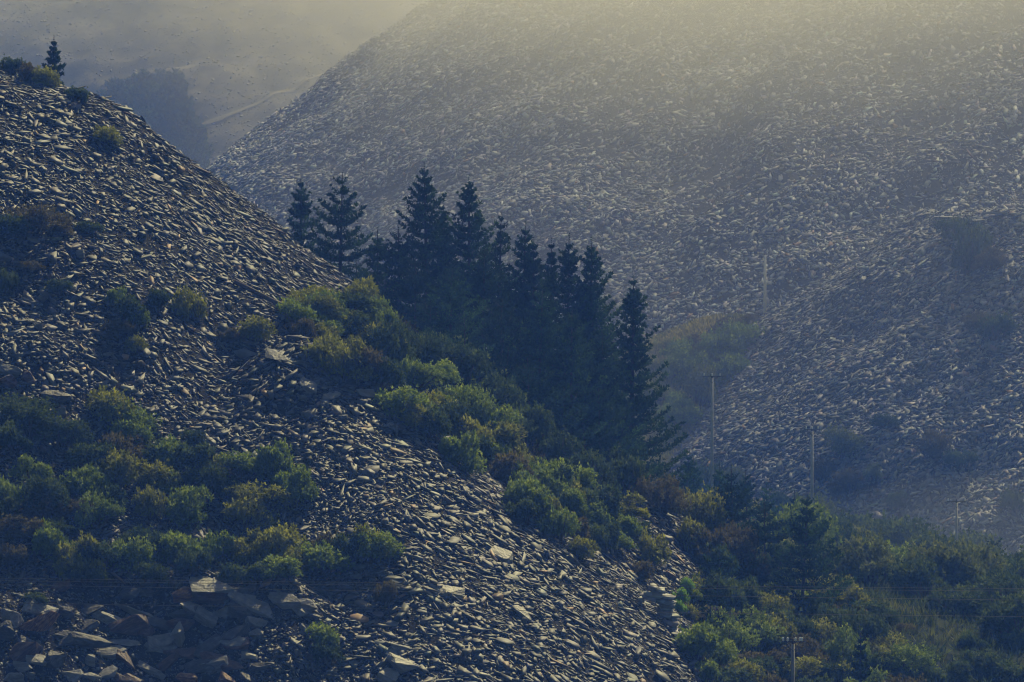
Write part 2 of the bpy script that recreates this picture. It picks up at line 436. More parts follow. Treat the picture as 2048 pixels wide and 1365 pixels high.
for poly, cnt, l0, l1, lab, grp in SLABREG:
    P = np.array(poly, float); lo, hi = P.min(0), P.max(0); done = []
    tries = 0
    while len(done) < cnt and tries < 4000:
        tries += 1
        u, v = RNG.uniform(lo[0], hi[0]), RNG.uniform(lo[1], hi[1])
        if not inpoly(np.array([u]), np.array([v]), poly)[0]: continue
        if any((u - a) ** 2 + ((v - b) * 1.6) ** 2 < 26 ** 2 for a, b in done): continue
        p = place(u, v)
        if p is None: continue
        done.append((u, v))
        n = normal_of(h_near, p[0:1], p[1:2])[0]
        N = n + np.array([0, -0.05, 0.25 * RNG.random()]) + RNG.normal(0, 0.11, 3)
        L = l0 * (l1 / l0) ** (RNG.random() ** 1.6)
        me = slab_mesh(L, RNG.uniform(0.35, 0.75), L * RNG.uniform(0.04, 0.09), int(RNG.integers(5, 9)), slate_tints(1, 0.06, 0.21, 0.03)[0])
        o = link("slate_slab", me)
        o.matrix_world = Matrix.Translation(Vector(p + n * 0.10)) @ orient(N).to_4x4()
        tag(o, lab, "slate slab", grp)

# ------------------------------------------------------------------ named boulders and slabs
def boulder_mesh(name, w, d, h, material, n=16, seed=0, flat=False, sharp=0.03):
    r = random.Random(seed)
    bm = bmesh.new()
    for _ in range(n):
        v = Vector((r.uniform(-1, 1), r.uniform(-1, 1), r.uniform(-1, 1)))
        m = max(abs(v.x), abs(v.y), abs(v.z)) if r.random() < 0.6 else v.length
        v = v / max(m, 1e-3)
        bm.verts.new((v.x * w / 2, v.y * d / 2, v.z * h / 2))
    bmesh.ops.convex_hull(bm, input=bm.verts[:])
    for v in [v for v in bm.verts if not v.link_faces]: bm.verts.remove(v)
    bmesh.ops.bevel(bm, geom=bm.edges[:], offset=min(w, d, h) * sharp, segments=1, affect='EDGES', profile=0.6)
    bmesh.ops.triangulate(bm, faces=bm.faces[:])
    bmesh.ops.subdivide_edges(bm, edges=[e for e in bm.edges if e.calc_length() > 0.25], cuts=2, use_grid_fill=True)
    bm.normal_update()
    co = [v.co.copy() for v in bm.verts]; no = [v.normal.copy() for v in bm.verts]
    from mathutils import noise as mn
    for v, c, q in zip(bm.verts, co, no):
        f = mn.noise(c * 2.3 + Vector((seed * 3.1, 0, 0))) * 0.06 + mn.noise(Vector((c.x * 2, c.y * 2, c.z * 9.0))) * 0.05 + mn.noise(c * 7.0 + Vector((0, seed * 1.7, 0))) * 0.05
        v.co = c + q * f * min(1.0, min(w, d, h))
    me = bpy.data.meshes.new(name); bm.to_mesh(me); bm.free(); me.materials.append(material)
    return me

def boulder(u, v, wpx, hpx, tilt, material, label, name="boulder", depth=None, cat="boulder", group=None, yaw=0.0, pitch=0.6, push=0.15):
    p = place(u, v)
    if p is None: return
    s = p[1] / K
    w, h = wpx * s, hpx * s
    d = depth if depth else min(w, 1.8) * 0.7
    o = link(name, boulder_mesh(name, w, d, h, material, seed=int(u * 7 + v)))
    o.location = (p[0], p[1] - d * push, p[2])
    o.rotation_euler = (pitch, math.radians(tilt), yaw)      # positive tilt: falls to the right in the photograph
    tag(o, label, cat, group)
    return o

boulder(72, 1243, 100, 52, -38, M_RUSTROCK, "rust orange boulder slanting up in the bottom boulder wall, brightest of the rusty ones")
boulder(62, 1302, 95, 48, -36, M_REDROCK, "dark rusty boulder slanting directly beneath the bright orange one")
boulder(24, 1240, 52, 40, 5, M_GREYROCK, "rounded blue grey boulder beside the bright orange one at the picture edge")
boulder(8, 1268, 40, 60, 10, M_DARKROCK, "dark boulder cut by the picture edge under the blue grey one")
boulder(212, 1234, 84, 48, -4, M_GREYROCK, "broad grey boulder with a notched top touching the pale bar of stone")
boulder(274, 1226, 92, 22, 24, M_PALEROCK, "pale straight bar of stone lying tilted above a red boulder", depth=0.6)
boulder(262, 1258, 78, 62, -18, M_REDROCK, "large red brown boulder under the pale straight bar")
boulder(165, 1280, 118, 28, 6, M_DARKROCK, "long dark boulder in deep shade between grey boulder and flat shelf")
boulder(215, 1303, 84, 14, -4, M_GREYROCK, "thin grey shelf of slate at the foot of the long dark boulder", name="slate_slab", cat="slate slab")
boulder(318, 1286, 78, 22, -24, M_GREYROCK, "grey wedge rising towards the boulder with the round hole")
boulder(366, 1278, 52, 44, 34, M_PALEROCK, "pale grey boulder with a round drill hole in its face")
boulder(357, 1245, 66, 30, -14, M_REDROCK, "brown folded boulder just above the drilled pale boulder")
boulder(395, 1228, 84, 28, 24, M_GREYROCK, "grey brown boulder with glinting edge leaning under the rusty ledge")
boulder(372, 1190, 52, 34, -10, M_RUSTROCK, "crumbly rust brown boulder beneath the sunlit flat ledge stone")
boulder(425, 1194, 80, 36, 4, M_REDROCK, "dark rusty block carrying the sunlit flat ledge stone")
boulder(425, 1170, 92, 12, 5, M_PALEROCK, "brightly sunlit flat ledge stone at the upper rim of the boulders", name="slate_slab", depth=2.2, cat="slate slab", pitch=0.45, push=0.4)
boulder(510, 1212, 118, 20, 20, M_GREYROCK, "long grey slab tilted down, largest of the rim slabs", name="slate_slab", cat="slate slab", depth=1.4)
boulder(490, 1194, 44, 10, 12, M_PALEROCK, "short pale slab just above the long tilted grey slab", name="slate_slab", cat="slate slab", depth=0.8)
boulder(485, 1221, 60, 24, 10, M_DARKROCK, "dark boulder hidden beneath the long tilted grey slab")
boulder(445, 1226, 30, 26, 30, M_GREYROCK, "small pointed grey boulder beside the glinting brown one")
boulder(512, 1244, 42, 22, 28, M_GREYROCK, "smooth grey boulder under the long tilted grey slab")
boulder(478, 1268, 78, 20, -20, M_DARKROCK, "layered dark boulder with a split end rising upward")
boulder(512, 1268, 30, 22, -8, M_GREYROCK, "rounded small grey boulder at the end of the layered dark one")
boulder(470, 1292, 60, 18, -22, M_REDROCK, "narrow brown boulder below the layered dark one")
boulder(500, 1311, 36, 10, 4, M_PALEROCK, "small pale slab lying under the narrow brown boulder", name="slate_slab", cat="slate slab", depth=0.6)
boulder(258, 1320, 56, 38, 0, M_REDROCK, "speckled brown boulder under the thin grey shelf")
boulder(425, 1330, 70, 34, -14, M_GREYROCK, "big smooth grey boulder near the bottom, next to a rust red triangular one")
boulder(373, 1356, 46, 20, -6, M_RUSTROCK, "rust red triangular boulder at the bottom edge under the smooth grey one")
boulder(455, 1360, 36, 24, 8, M_RUSTROCK, "rounded brown boulder at the bottom edge after the triangular one")
boulder(30, 1356, 44, 22, 0, M_GREYROCK, "squared grey boulder at the bottom corner of the boulder wall")
boulder(60, 1352, 22, 34, 28, M_GREYROCK, "upright narrow grey boulder next to the squared corner one")
boulder(120, 1179, 46, 22, -8, M_REDROCK, "red brown boulder under the lowest shrubs, just below the wires")
boulder(180, 1325, 26, 30, 20, M_GREYROCK, "small hollowed grey boulder in rubble below the long dark boulder")
boulder(105, 1320, 60, 40, -12, M_DARKROCK, "dark boulder in shade right below the two slanting rusty ones")
boulder(600, 1222, 46, 18, 24, M_GREYROCK, "grey slab in fine rubble past the end of the boulder wall", name="slate_slab", cat="slate slab", depth=1.0)
boulder(610, 1258, 30, 16, 10, M_GREYROCK, "lone grey boulder beside the low green plant in the rubble")
boulder(18, 738, 60, 30, 8, M_GREYROCK, "flat topped grey boulder at the picture edge above two squared ones")
boulder(15, 764, 40, 28, 0, M_REDROCK, "squared brownish boulder at the picture edge, under the flat topped one")
boulder(56, 760, 42, 34, 6, M_REDROCK, "squared brown boulder standing beside the pair at the picture edge")
boulder(112, 795, 64, 30, 8, M_DARKROCK, "long dark boulder lying above the pale pointed stone")
boulder(116, 828, 36, 24, -14, M_PALEROCK, "pale pointed stone standing out from dark shrubs under a dark boulder")
boulder(126, 987, 30, 14, 0, M_PALEROCK, "whitish stone sitting alone on top of the lower shrub belt")
boulder(342, 952, 14, 16, -20, M_PALEROCK, "small whitish stone between two green shrubs")
boulder(77, 657, 18, 28, 4, M_GREYROCK, "upright pointed grey stone in the dark hollow rubble")
boulder(160, 512, 20, 22, 8, M_GREYROCK, "rounded grey stone on the upper rubble below the crest shrubs")
boulder(458, 507, 14, 24, -6, M_PALEROCK, "upright pale stone standing among slabs of the upper flank")
boulder(458, 615, 14, 22, -10, M_PALEROCK, "upright pale stone near the end of the rusty pipe")
boulder(75, 177, 12, 10, 0, M_PALEROCK, "small round pale stone under the crest shrubs")
boulder(578, 932, 16, 32, -30, M_GREYROCK, "blade shaped grey stone upright beside the green ridge shrub", depth=0.25)
boulder(618, 772, 40, 16, 20, M_PALEROCK, "palest slab of the cluster where the rounded ridge begins", name="slate_slab", cat="slate slab", depth=1.3, pitch=0.5)
boulder(665, 794, 38, 10, 10, M_PALEROCK, "lens shaped pale slab at the top of the rounded ridge", name="slate_slab", cat="slate slab", depth=1.3, pitch=0.5)
boulder(732, 788, 44, 12, 14, M_PALEROCK, "pale broken slab at the ridge edge touching the dark shrubs", name="slate_slab", cat="slate slab", depth=1.2, pitch=0.5)
boulder(560, 712, 60, 8, 6, M_PALEROCK, "pale wide slab just beneath the yellowish shrub of the hollow", name="slate_slab", cat="slate slab", depth=1.6, pitch=0.5)
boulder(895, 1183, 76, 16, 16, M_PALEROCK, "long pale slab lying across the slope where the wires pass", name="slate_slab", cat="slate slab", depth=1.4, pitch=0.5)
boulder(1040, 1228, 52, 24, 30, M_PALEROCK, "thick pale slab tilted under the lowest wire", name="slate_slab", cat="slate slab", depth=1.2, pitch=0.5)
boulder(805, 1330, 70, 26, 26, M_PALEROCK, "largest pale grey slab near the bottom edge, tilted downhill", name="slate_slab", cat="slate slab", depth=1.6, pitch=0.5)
boulder(800, 1298, 44, 18, 26, M_GREYROCK, "grey slab right above the largest tilted pale one", name="slate_slab", cat="slate slab", depth=1.0, pitch=0.5)
boulder(770, 1352, 52, 22, 16, M_PALEROCK, "pale slab at the bottom edge under the largest tilted one", name="slate_slab", cat="slate slab", depth=1.2, pitch=0.5)
boulder(850, 1040, 26, 20, -10, M_GREYROCK, "blocky grey stone with a square end on the rounded ridge")
boulder(1000, 1110, 60, 14, 22, M_PALEROCK, "long narrow pale slab on the slope above the wires", name="slate_slab", cat="slate slab", depth=1.2, pitch=0.5)
boulder(1346, 1112, 12, 34, -32, M_PALEROCK, "leaning narrow brown slab between shrubs near the dry stone edge", name="slate_slab", cat="slate slab", depth=0.4)
boulder(1336, 1152, 10, 20, -20, M_PALEROCK, "upright pale splinter of slate above the dry stone edge", name="slate_slab", cat="slate slab", depth=0.3)

BL_N = 0
for _ in range(400):
    if BL_N >= 34: break
    u, v = RNG.uniform(0, 640), RNG.uniform(1185, 1365)
    if not inpoly(np.array([u]), np.array([v]), BLOCKS)[0]: continue
    k = int(RNG.integers(0, 5))
    boulder(u, v, RNG.uniform(36, 84), RNG.uniform(9, 20), RNG.normal(4, 18), (M_GREYROCK, M_DARKROCK, M_DARKROCK, M_REDROCK, M_GREYROCK)[k],
            ("flat grey slate block wedged in the boulder wall", "flat dark slate block wedged in the boulder wall", "flat dark slate block wedged in the boulder wall",
             "flat rusty brown slate block wedged in the boulder wall", "flat grey slate block wedged in the boulder wall")[k], name="slate_block", cat="slate block",
            group=("flat grey", "flat dark", "flat dark", "flat rusty", "flat grey")[k] + " blocks wedged in the boulder wall", depth=RNG.uniform(0.6, 1.3), yaw=RNG.uniform(-0.6, 0.6))
    BL_N += 1

# dry stone edge at the end of the bottom slope
def dry_wall():
    p = place(1335, 1255)
    root = empty("slate_wall", (p[0], p[1], p[2] - 2.0), "stepped dry stone edge of stacked flat slates at the end of the bottom slope", "dry stone wall")
    s = p[1] / K
    Vs, Fa, Fb, T = [], [], [], []
    off = 0; r = random.Random(4); z = 0.0
    while z < 4.6:
        th = r.uniform(0.09, 0.2); t = z / 4.6
        for q in range(r.randint(1, 2)):
            cx = (1.0 - 1.5 * t) + r.uniform(-0.45, 0.25) - q * 1.0
            V, F, tt = chips(np.array([[cx, -0.9 + 2.4 * t + r.uniform(-0.2, 0.2), z]]), np.array([[0.05, -0.38, 1.0]]), np.array([r.uniform(1.1, 2.0)]),
                             np.array([r.uniform(0.5, 0.8)]), np.array([th]), np.array([0.05]), 0.14, 0.32, 0.02, lift=0)
            Vs.append(V); Fa.append(F[0] + off); Fb.append(F[1] + off); T.append(tt); off += len(V)
        z += th * 1.12
    link("stonework", raw_mesh("stonework", np.concatenate(Vs), [np.concatenate(Fa), np.concatenate(Fb)], M_SLATE, False, np.concatenate(T)), root)
dry_wall()

# long pale slabs edging the bench on the nearer far tip
for u, v, w, lab in ((1898, 434, 64, "pale ledge slab at the end of the bench above the far shrub"), (2000, 426, 84, "long pale ledge slab along the bench cut by the picture edge"),
                     (1955, 440, 40, "short mossy ledge slab between the two pale ledge slabs")):
    p = ray(u, v + 4, h_C2, 700, 880)
    if p is None: p = px(u, v + 4, 815)
    o = link("slate_slab", boulder_mesh("slate_slab", w * p[1] / K, 1.6, 0.5, M_PALEROCK, seed=u))
    o.location = (p[0], p[1] - 0.5, p[2] + 0.1); tag(o, lab, "slate slab")

# ------------------------------------------------------------------ tubes
def tube(points, radii, sides=8):
    pts = [Vector(p) for p in points]; V, F = [], []
    for i, p in enumerate(pts):
        d = (pts[min(i + 1, len(pts) - 1)] - pts[max(i - 1, 0)]).normalized()
        a = d.cross(Vector((0.31, 0.17, 0.93)) if abs(d.z) < 0.9 else Vector((1, 0, 0))).normalized(); b = d.cross(a)
        for k in range(sides):
            t = 2 * math.pi * k / sides
            V.append(p + (a * math.cos(t) + b * math.sin(t)) * radii[i])
    for i in range(len(pts) - 1):
        for k in range(sides):
            k2 = (k + 1) % sides
            F.append((i * sides + k, i * sides + k2, (i + 1) * sides + k2, (i + 1) * sides + k))
    n = len(V); V += [pts[0], pts[-1]]
    T = [(n, (k + 1) % sides, k) for k in range(sides)] + [(n + 1, (len(pts) - 1) * sides + k, (len(pts) - 1) * sides + (k + 1) % sides) for k in range(sides)]
    return np.array([tuple(v) for v in V]), np.array(F), np.array(T)

class MB:
    def __init__(s): s.V, s.Q, s.T, s.n = [], [], [], 0
    def tube(s, pts, rad, sides=8):
        V, Q, T = tube(pts, rad, sides); s.V.append(V); s.Q.append(Q + s.n); s.T.append(T + s.n); s.n += len(V); return s
    def box(s, c, d):
        V = np.array([(c[0] + sx * d[0] / 2, c[1] + sy * d[1] / 2, c[2] + sz * d[2] / 2) for sz in (-1, 1) for sy in (-1, 1) for sx in (-1, 1)])
        Q = np.array([(0, 2, 3, 1), (4, 5, 7, 6), (0, 1, 5, 4), (2, 6, 7, 3), (0, 4, 6, 2), (1, 3, 7, 5)])
        s.V.append(V); s.Q.append(Q + s.n); s.n += 8; return s
    def build(s, name, material, parent=None, smooth=True):
        fl = [np.concatenate(s.Q)] + ([np.concatenate(s.T)] if s.T else [])
        return link(name, raw_mesh(name, np.concatenate(s.V), fl, material, smooth), parent)

# rusty pipe and bare sticks on the near tip
a = place(468, 572); b = place(562, 618)
MB().tube([a + np.array([0, -.25, .3]), (a + b) / 2 + np.array([0, -.3, .3]), b + np.array([0, -.4, .25])], [0.17, 0.17, 0.16], 12).build("pipe", M_RUSTPIPE)
tag(bpy.data.objects["pipe"], "dull brown pipe slanting down the slates into the olive shrub", "pipe")
for u0, v0, u1, v1, lab in ((487, 868, 506, 892, "bare pale stick leaning one way in the rubble above the green ridge shrub"), (527, 868, 510, 890, "bare pale stick leaning the other way, its foot by the first stick"),
                            (408, 1098, 402, 1122, "short bleached branch on the rubble between two dark shrubs"), (130, 890, 152, 930, "thin dead branch poking out of the dark shrubs")):
    a = place(u0, v0); b = place(u1, v1); a = a + np.array([0, -.3, .2]); b = b + np.array([0, -.3, .1])
    m = (a + b) / 2 + np.array([0.05, 0, 0.08])
    o = MB().tube([a, m, b], [0.03, 0.045, 0.05], 6).build("stick", M_POLE); tag(o, lab, "stick")

# ------------------------------------------------------------------ shrubs
LEAFCOL = {
    "green": [(0.05, 0.080, 0.014), (0.12, 0.165, 0.024), (0.23, 0.275, 0.045)],
    "olive": [(0.065, 0.078, 0.016), (0.15, 0.16, 0.022), (0.28, 0.28, 0.045)],
    "brown": [(0.040, 0.038, 0.016), (0.075, 0.066, 0.025), (0.11, 0.10, 0.032)],
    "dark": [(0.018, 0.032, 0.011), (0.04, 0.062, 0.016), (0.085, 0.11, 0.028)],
    "straw": [(0.20, 0.19, 0.045), (0.30, 0.27, 0.07), (0.40, 0.35, 0.10)],
    "lime": [(0.10, 0.19, 0.02), (0.16, 0.27, 0.035), (0.22, 0.34, 0.05)],
    "grey": [(0.05, 0.065, 0.022), (0.09, 0.11, 0.03), (0.14, 0.15, 0.045)],
}
def cards(P, D, Up, ln, wd, cols):
    """leaf quads (diamond): base P, direction D"""
    n = len(P)
    Sd = np.cross(D, Up); Sd /= np.linalg.norm(Sd, axis=1, keepdims=True) + 1e-9
    mid = P + D * (ln * 0.5)[:, None]
    V = np.stack([P, mid + Sd * (wd / 2)[:, None], P + D * ln[:, None], mid - Sd * (wd / 2)[:, None]], 1).reshape(-1, 3)
    F = (np.arange(n) * 4)[:, None] + np.arange(4)[None]
    return V, F, np.repeat(cols, 4, 0)

def bush_meshes(kind, seed, leaf=0.11, ros=520, lobes=9, tall=1.0):
    r = np.random.default_rng(seed)
    # lobes: rounded heads of growth at different heights
    a = r.uniform(0, 6.28, lobes); d = np.sqrt(r.random(lobes)) * 0.72
    c = np.stack([np.cos(a) * d, np.sin(a) * d, r.uniform(0.10, 0.72, lobes) * (1.05 - 0.55 * d) * tall], 1)
    R = r.uniform(0.2, 0.48, lobes) * np.where(d > .5, .8, 1)
    li = r.choice(lobes, ros, p=R ** 2 / (R ** 2).sum())
    n = r.normal(0, 1, (ros, 3)); n[:, 2] = np.abs(n[:, 2]) * 1.0 - 0.25; n /= np.linalg.norm(n, axis=1, keepdims=True)
    P = c[li] + n * (R[li] * (r.uniform(0.6, 1.12, ros) + 0.35 * (r.random(ros) < 0.14)))[:, None] * np.array([1, 1, 0.85])
    P[:, 2] = np.maximum(P[:, 2], 0.02 + 0.06 * r.random(ros))
    nl = 7
    base = np.repeat(P, nl, 0); nn = np.repeat(n, nl, 0)
    D = nn * 0.55 + r.normal(0, 0.62, base.shape) + np.array([0, 0, 0.12]); D /= np.linalg.norm(D, axis=1, keepdims=True)
    ln = leaf * r.uniform(0.7, 1.35, len(base))
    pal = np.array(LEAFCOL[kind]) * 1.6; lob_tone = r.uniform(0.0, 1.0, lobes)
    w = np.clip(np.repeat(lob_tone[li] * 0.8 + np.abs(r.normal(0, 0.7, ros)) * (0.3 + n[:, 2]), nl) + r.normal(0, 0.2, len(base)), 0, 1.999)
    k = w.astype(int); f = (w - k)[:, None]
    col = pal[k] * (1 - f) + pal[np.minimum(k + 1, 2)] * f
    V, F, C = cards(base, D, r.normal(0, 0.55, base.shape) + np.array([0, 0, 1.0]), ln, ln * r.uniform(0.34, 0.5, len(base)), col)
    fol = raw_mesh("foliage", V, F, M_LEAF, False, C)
    mb = MB()
    for i in range(lobes):
        tip = c[i] + np.array([0, 0, R[i] * 0.5]); m = tip * np.array([0.55, 0.55, 0.45]) + r.normal(0, 0.03, 3)
        mb.tube([np.array([0, 0, -0.25]) + r.normal(0, 0.04, 3) * [1, 1, 0], m, tip], [0.035, 0.025, 0.008], 5)
    V = np.concatenate(mb.V); stem = raw_mesh("stem", V, [np.concatenate(mb.Q), np.concatenate(mb.T)], M_STEM, True)
    return fol, stem

BUSH = {}
def bush_proto(kind, fine=False):
    key = (kind, fine); 
    if key not in BUSH:
        BUSH[key] = [bush_meshes(kind, hash_k(kind) + 17 * i + (5 if fine else 0), leaf=0.075 if fine else 0.115, ros=1250 if fine else 820, lobes=17 if fine else 13) for i in range(3)]
    return random.choice(BUSH[key])
def hash_k(k): return sum(ord(ch) * (i + 3) for i, ch in enumerate(k))

def shrub(u, v, wpx, hpx, kind, label, group=None, h=None, y0=350, y1=560, name="shrub", at=None, fine=None):
    """(u, v): middle of the shrub in the photograph; its foot stands on the slope below"""
    p = at
    for dv in (0, 8, 16, 26, 40):
        if p is None: p = ray(u, v + hpx * 0.42 + dv, h or h_near, y0, y1)
    if p is None: return None
    s = p[1] / K
    fol, stem = bush_proto(kind, wpx * s > 3.6 if fine is None else fine)
    root = empty(name, p, label, "shrub", group, RNG.uniform(0, 6.28))
    sc = (wpx * s * 0.56 * RNG.uniform(0.85, 1.2), wpx * s * 0.56 * RNG.uniform(0.85, 1.2), hpx * s * RNG.uniform(0.9, 1.2))
    root.rotation_euler = (RNG.normal(0.1, 0.12), RNG.normal(0, 0.15), root.rotation_euler[2])
    for nm, me in (("foliage", fol), ("stem", stem)):
        o = link(nm, me, root); o.scale = sc
    return root

G1 = "shrubs of the lower belt across the near tip"
SH = [
 # crest, upper left
 (22, 118, 46, 40, "dark", "dark shrub on the crest at the picture edge"), (14, 92, 24, 30, "dark", "small upright dark shrub topping the crest at the picture edge"),
 (58, 125, 60, 40, "brown", "thin reddish brown shrub on the crest beside the lone crest pine"), (90, 130, 50, 40, "olive", "olive shrub right at the foot of the lone crest pine"),
 (28, 100, 26, 30, "brown", "wispy brown shrub rising between the dark crest shrubs"),
 (148, 190, 46, 30, "dark", "low dark shrub on the skyline just below the lone crest pine"), (212, 270, 66, 44, "olive", "olive green shrub alone on the upper flank near the skyline"),
 (80, 440, 110, 60, "brown", "wide brownish shrub on the upper slope of the near tip"), (30, 452, 70, 50, "dark", "dark shrub beside the wide brownish one on the upper slope"),
 (175, 455, 60, 26, "dark", "low dark shrub under the wide brownish one"), (60, 530, 50, 24, "brown", "low brown shrub at the start of the hollow"),
 (12, 560, 40, 60, "dark", "dark shrub filling the picture edge below the upper slope"), (118, 575, 50, 30, "dark", "small dark shrub in the open rubble of the hollow"),
 # hollow
 (235, 592, 48, 44, "green", "green shrub topping the column of shrubs in the hollow"), (250, 622, 74, 50, "dark", "dark shrub second in the column of shrubs in the hollow"),
 (278, 640, 46, 40, "green", "bright tipped green shrub on the side of the hollow column"), (235, 660, 70, 40, "brown", "brown shrub low in the column of shrubs in the hollow"),
 (275, 690, 50, 36, "olive", "olive shrub at the foot of the column in the hollow"), (382, 612, 74, 66, "olive", "rounded dull olive shrub alone in the middle of the hollow"),
 (320, 600, 40, 36, "dark", "small dark shrub between the hollow column and the rounded olive one"),
 (508, 662, 96, 56, "olive", "yellowish shrub on the slates just above the pale wide slab"), (460, 672, 44, 30, "brown", "small brown shrub touching the yellowish one"),
 # saddle / ridge edge shrubs
 (625, 615, 110, 64, "olive", "large yellow green shrub at the lower end of the pipe"), (690, 650, 70, 50, "olive", "olive shrub joined below the large yellow green one"),
 (600, 655, 60, 50, "brown", "brown shrub in shade under the large yellow green one"), (650, 672, 60, 44, "olive", "low olive shrub at the rim of the dark saddle"),
 (745, 680, 96, 70, "olive", "tall yellowish shrub standing at the edge of the pines"), (720, 730, 84, 60, "brown", "brown shrub beneath the tall yellowish one at the pines"),
 (725, 585, 66, 52, "olive", "pale olive shrub in front of the second pine"), (760, 625, 70, 50, "green", "green shrub behind the tall yellowish one, under the pines"),
 (660, 720, 60, 40, "dark", "dark shrub in the saddle above the rounded ridge"),
 (830, 752, 110, 56, "green", "brightest green shrub below the pines"), (800, 800, 96, 60, "green", "green shrub hanging over the ridge edge under the brightest one"),
 (880, 800, 100, 60, "green", "full green shrub downhill of the brightest one"), (930, 790, 60, 46, "green", "small green shrub tucked against the pines"),
 (860, 850, 90, 60, "dark", "dark shrub on the ridge edge below the full green one"), (945, 840, 90, 60, "green", "rounded green shrub halfway down the shrub line"),
 (1000, 880, 100, 60, "olive", "olive shrub under the dark pines, halfway down the shrub line"), (940, 895, 80, 60, "dark", "dark green shrub leaning over the ridge edge"),
 (1010, 940, 100, 70, "brown", "broad brown tinted shrub low in the shrub line"), (1060, 985, 90, 56, "green", "green tipped shrub near the lower end of the shrub line"),
 (1120, 1000, 90, 60, "green", "green shrub with bright upper rim at the lower end of the shrub line"), (1050, 1030, 80, 50, "dark", "dark shrub at the ridge edge, lower end of the shrub line"),
 (1130, 1050, 90, 60, "brown", "reddish brown shrub below the bright rimmed one"), (1190, 1010, 100, 80, "dark", "large dark shrub right under the pine clump"),
 (1200, 1070, 80, 60, "dark", "dark shrub between the pine clump and the bottom slates"), (1160, 1100, 70, 50, "olive", "low olive shrub on the bottom slates under the dark ones"),
 (1255, 955, 80, 70, "dark", "dark shrub at the foot of the last tall pine"),
 (1320, 985, 120, 90, "brown", "big brown green shrub under the last tall pine"), (1395, 1005, 100, 90, "olive", "big olive shrub with yellow rim beside the short dark pine"),
 (1300, 1100, 80, 66, "olive", "dull olive shrub among the slates by the leaning brown slab"), (1385, 1075, 72, 70, "olive", "olive shrub on the slates above the bright green plant"),
 (1280, 1140, 50, 36, "brown", "small brown shrub at the lower edge of the slates"), (1270, 1060, 70, 40, "dark", "low dark shrub at the upper edge of the slates by the pines"),
 # lower belt, left
 (45, 815, 110, 70, "dark", None), (120, 860, 110, 70, "dark", None), (30, 880, 90, 60, "dark", None), (236, 822, 110, 76, "green", "green shrub at the upper edge of the lower belt, under the dull slates"),
 (250, 900, 90, 70, "brown", None), (180, 920, 110, 70, "dark", None), (60, 940, 90, 50, "green", None), (330, 905, 100, 60, "dark", None), (385, 880, 60, 40, "dark", None),
 (20, 985, 90, 70, "green", None), (95, 1010, 90, 60, "brown", None), (160, 1010, 100, 60, "brown", None), (228, 1000, 80, 60, "dark", None), (300, 1010, 76, 64, "olive", "tawny shrub with a bright yellowish crown in the lower belt"),
 (345, 960, 70, 50, "green", None), (378, 1010, 96, 80, "green", None), (420, 935, 90, 54, "olive", None), (490, 925, 110, 60, "green", "broad bright green shrub at the upper end of the lower belt, by the ridge"),
 (520, 985, 130, 76, "olive", "widest yellow green shrub of the lower belt"), (595, 970, 70, 70, "green", "green shrub closing the lower belt at the ridge slates"), (455, 975, 60, 50, "dark", None),
 (40, 1055, 100, 50, "brown", None), (120, 1060, 90, 40, "dark", None),
 (22, 1115, 80, 50, "brown", None), (130, 1120, 76, 56, "green", "green shrub alone on the boulder terrace"), (210, 1110, 90, 70, "dark", None), (262, 1102, 100, 70, "green", "green shrub with lit top in the middle of the terrace row"),
 (345, 1105, 90, 70, "green", None), (385, 1125, 60, 50, "dark", None), (170, 1150, 80, 40, "dark", None), (300, 1150, 80, 40, "dark", None),
 (500, 1095, 90, 70, "olive", None), (560, 1090, 110, 84, "olive", "large yellow green shrub at the end of the terrace row"), (470, 1150, 60, 50, "dark", None), (590, 1125, 80, 60, "olive", None), (520, 1140, 70, 44, "dark", None),
 (655, 1095, 70, 70, "brown", "dark brown shrub just past the end of the terrace row"), (730, 1085, 84, 76, "olive", "dark olive rounded shrub standing alone on the ridge slates"), (690, 1105, 60, 60, "dark", "dark shrub between the brown one and the lone rounded one"),
 (772, 1185, 44, 50, "brown", "small brownish shrub on the bottom slates where wires cross"), (640, 1275, 70, 50, "green", "low green shrub in rubble beside the lone grey boulder"), (660, 1310, 70, 50, "dark", "dark shrub in the rubble under the low green one"),
 (70, 1196, 50, 24, "dark", "low dark shrub over the slanting rusty boulders"),
 # right hand bank
 (1372, 1172, 34, 28, "lime", "bright lime green plant at the top of the dry stone edge"), (1362, 1196, 36, 30, "lime", "lime green plant halfway up the dry stone edge"), (1388, 1188, 30, 26, "green", "small green plant touching the lime plants by the dry stone edge"),
 (1425, 1112, 30, 26, "lime", "small lime green plant beside the short dark pine"), (1352, 1215, 32, 30, "lime", "lime green plant hanging low by the dry stone edge"), (1375, 1225, 36, 36, "olive", "olive plant below the lime plants by the dry stone edge"),
]
for u, v, w, hh, kind, lab in SH:
    shrub(u, v, w, hh, kind, lab or {"dark": "dark green shrub in the lower belt of shrubs", "green": "mid green shrub in the lower belt of shrubs", "brown": "brown tinted shrub in the lower belt of shrubs",
                                    "olive": "yellowish olive shrub in the lower belt of shrubs"}[kind], None if lab else {"dark": "dark ", "green": "mid green ", "brown": "brown ", "olive": "olive "}[kind] + G1)
G2 = "of the bushy bank behind the bottom pole"
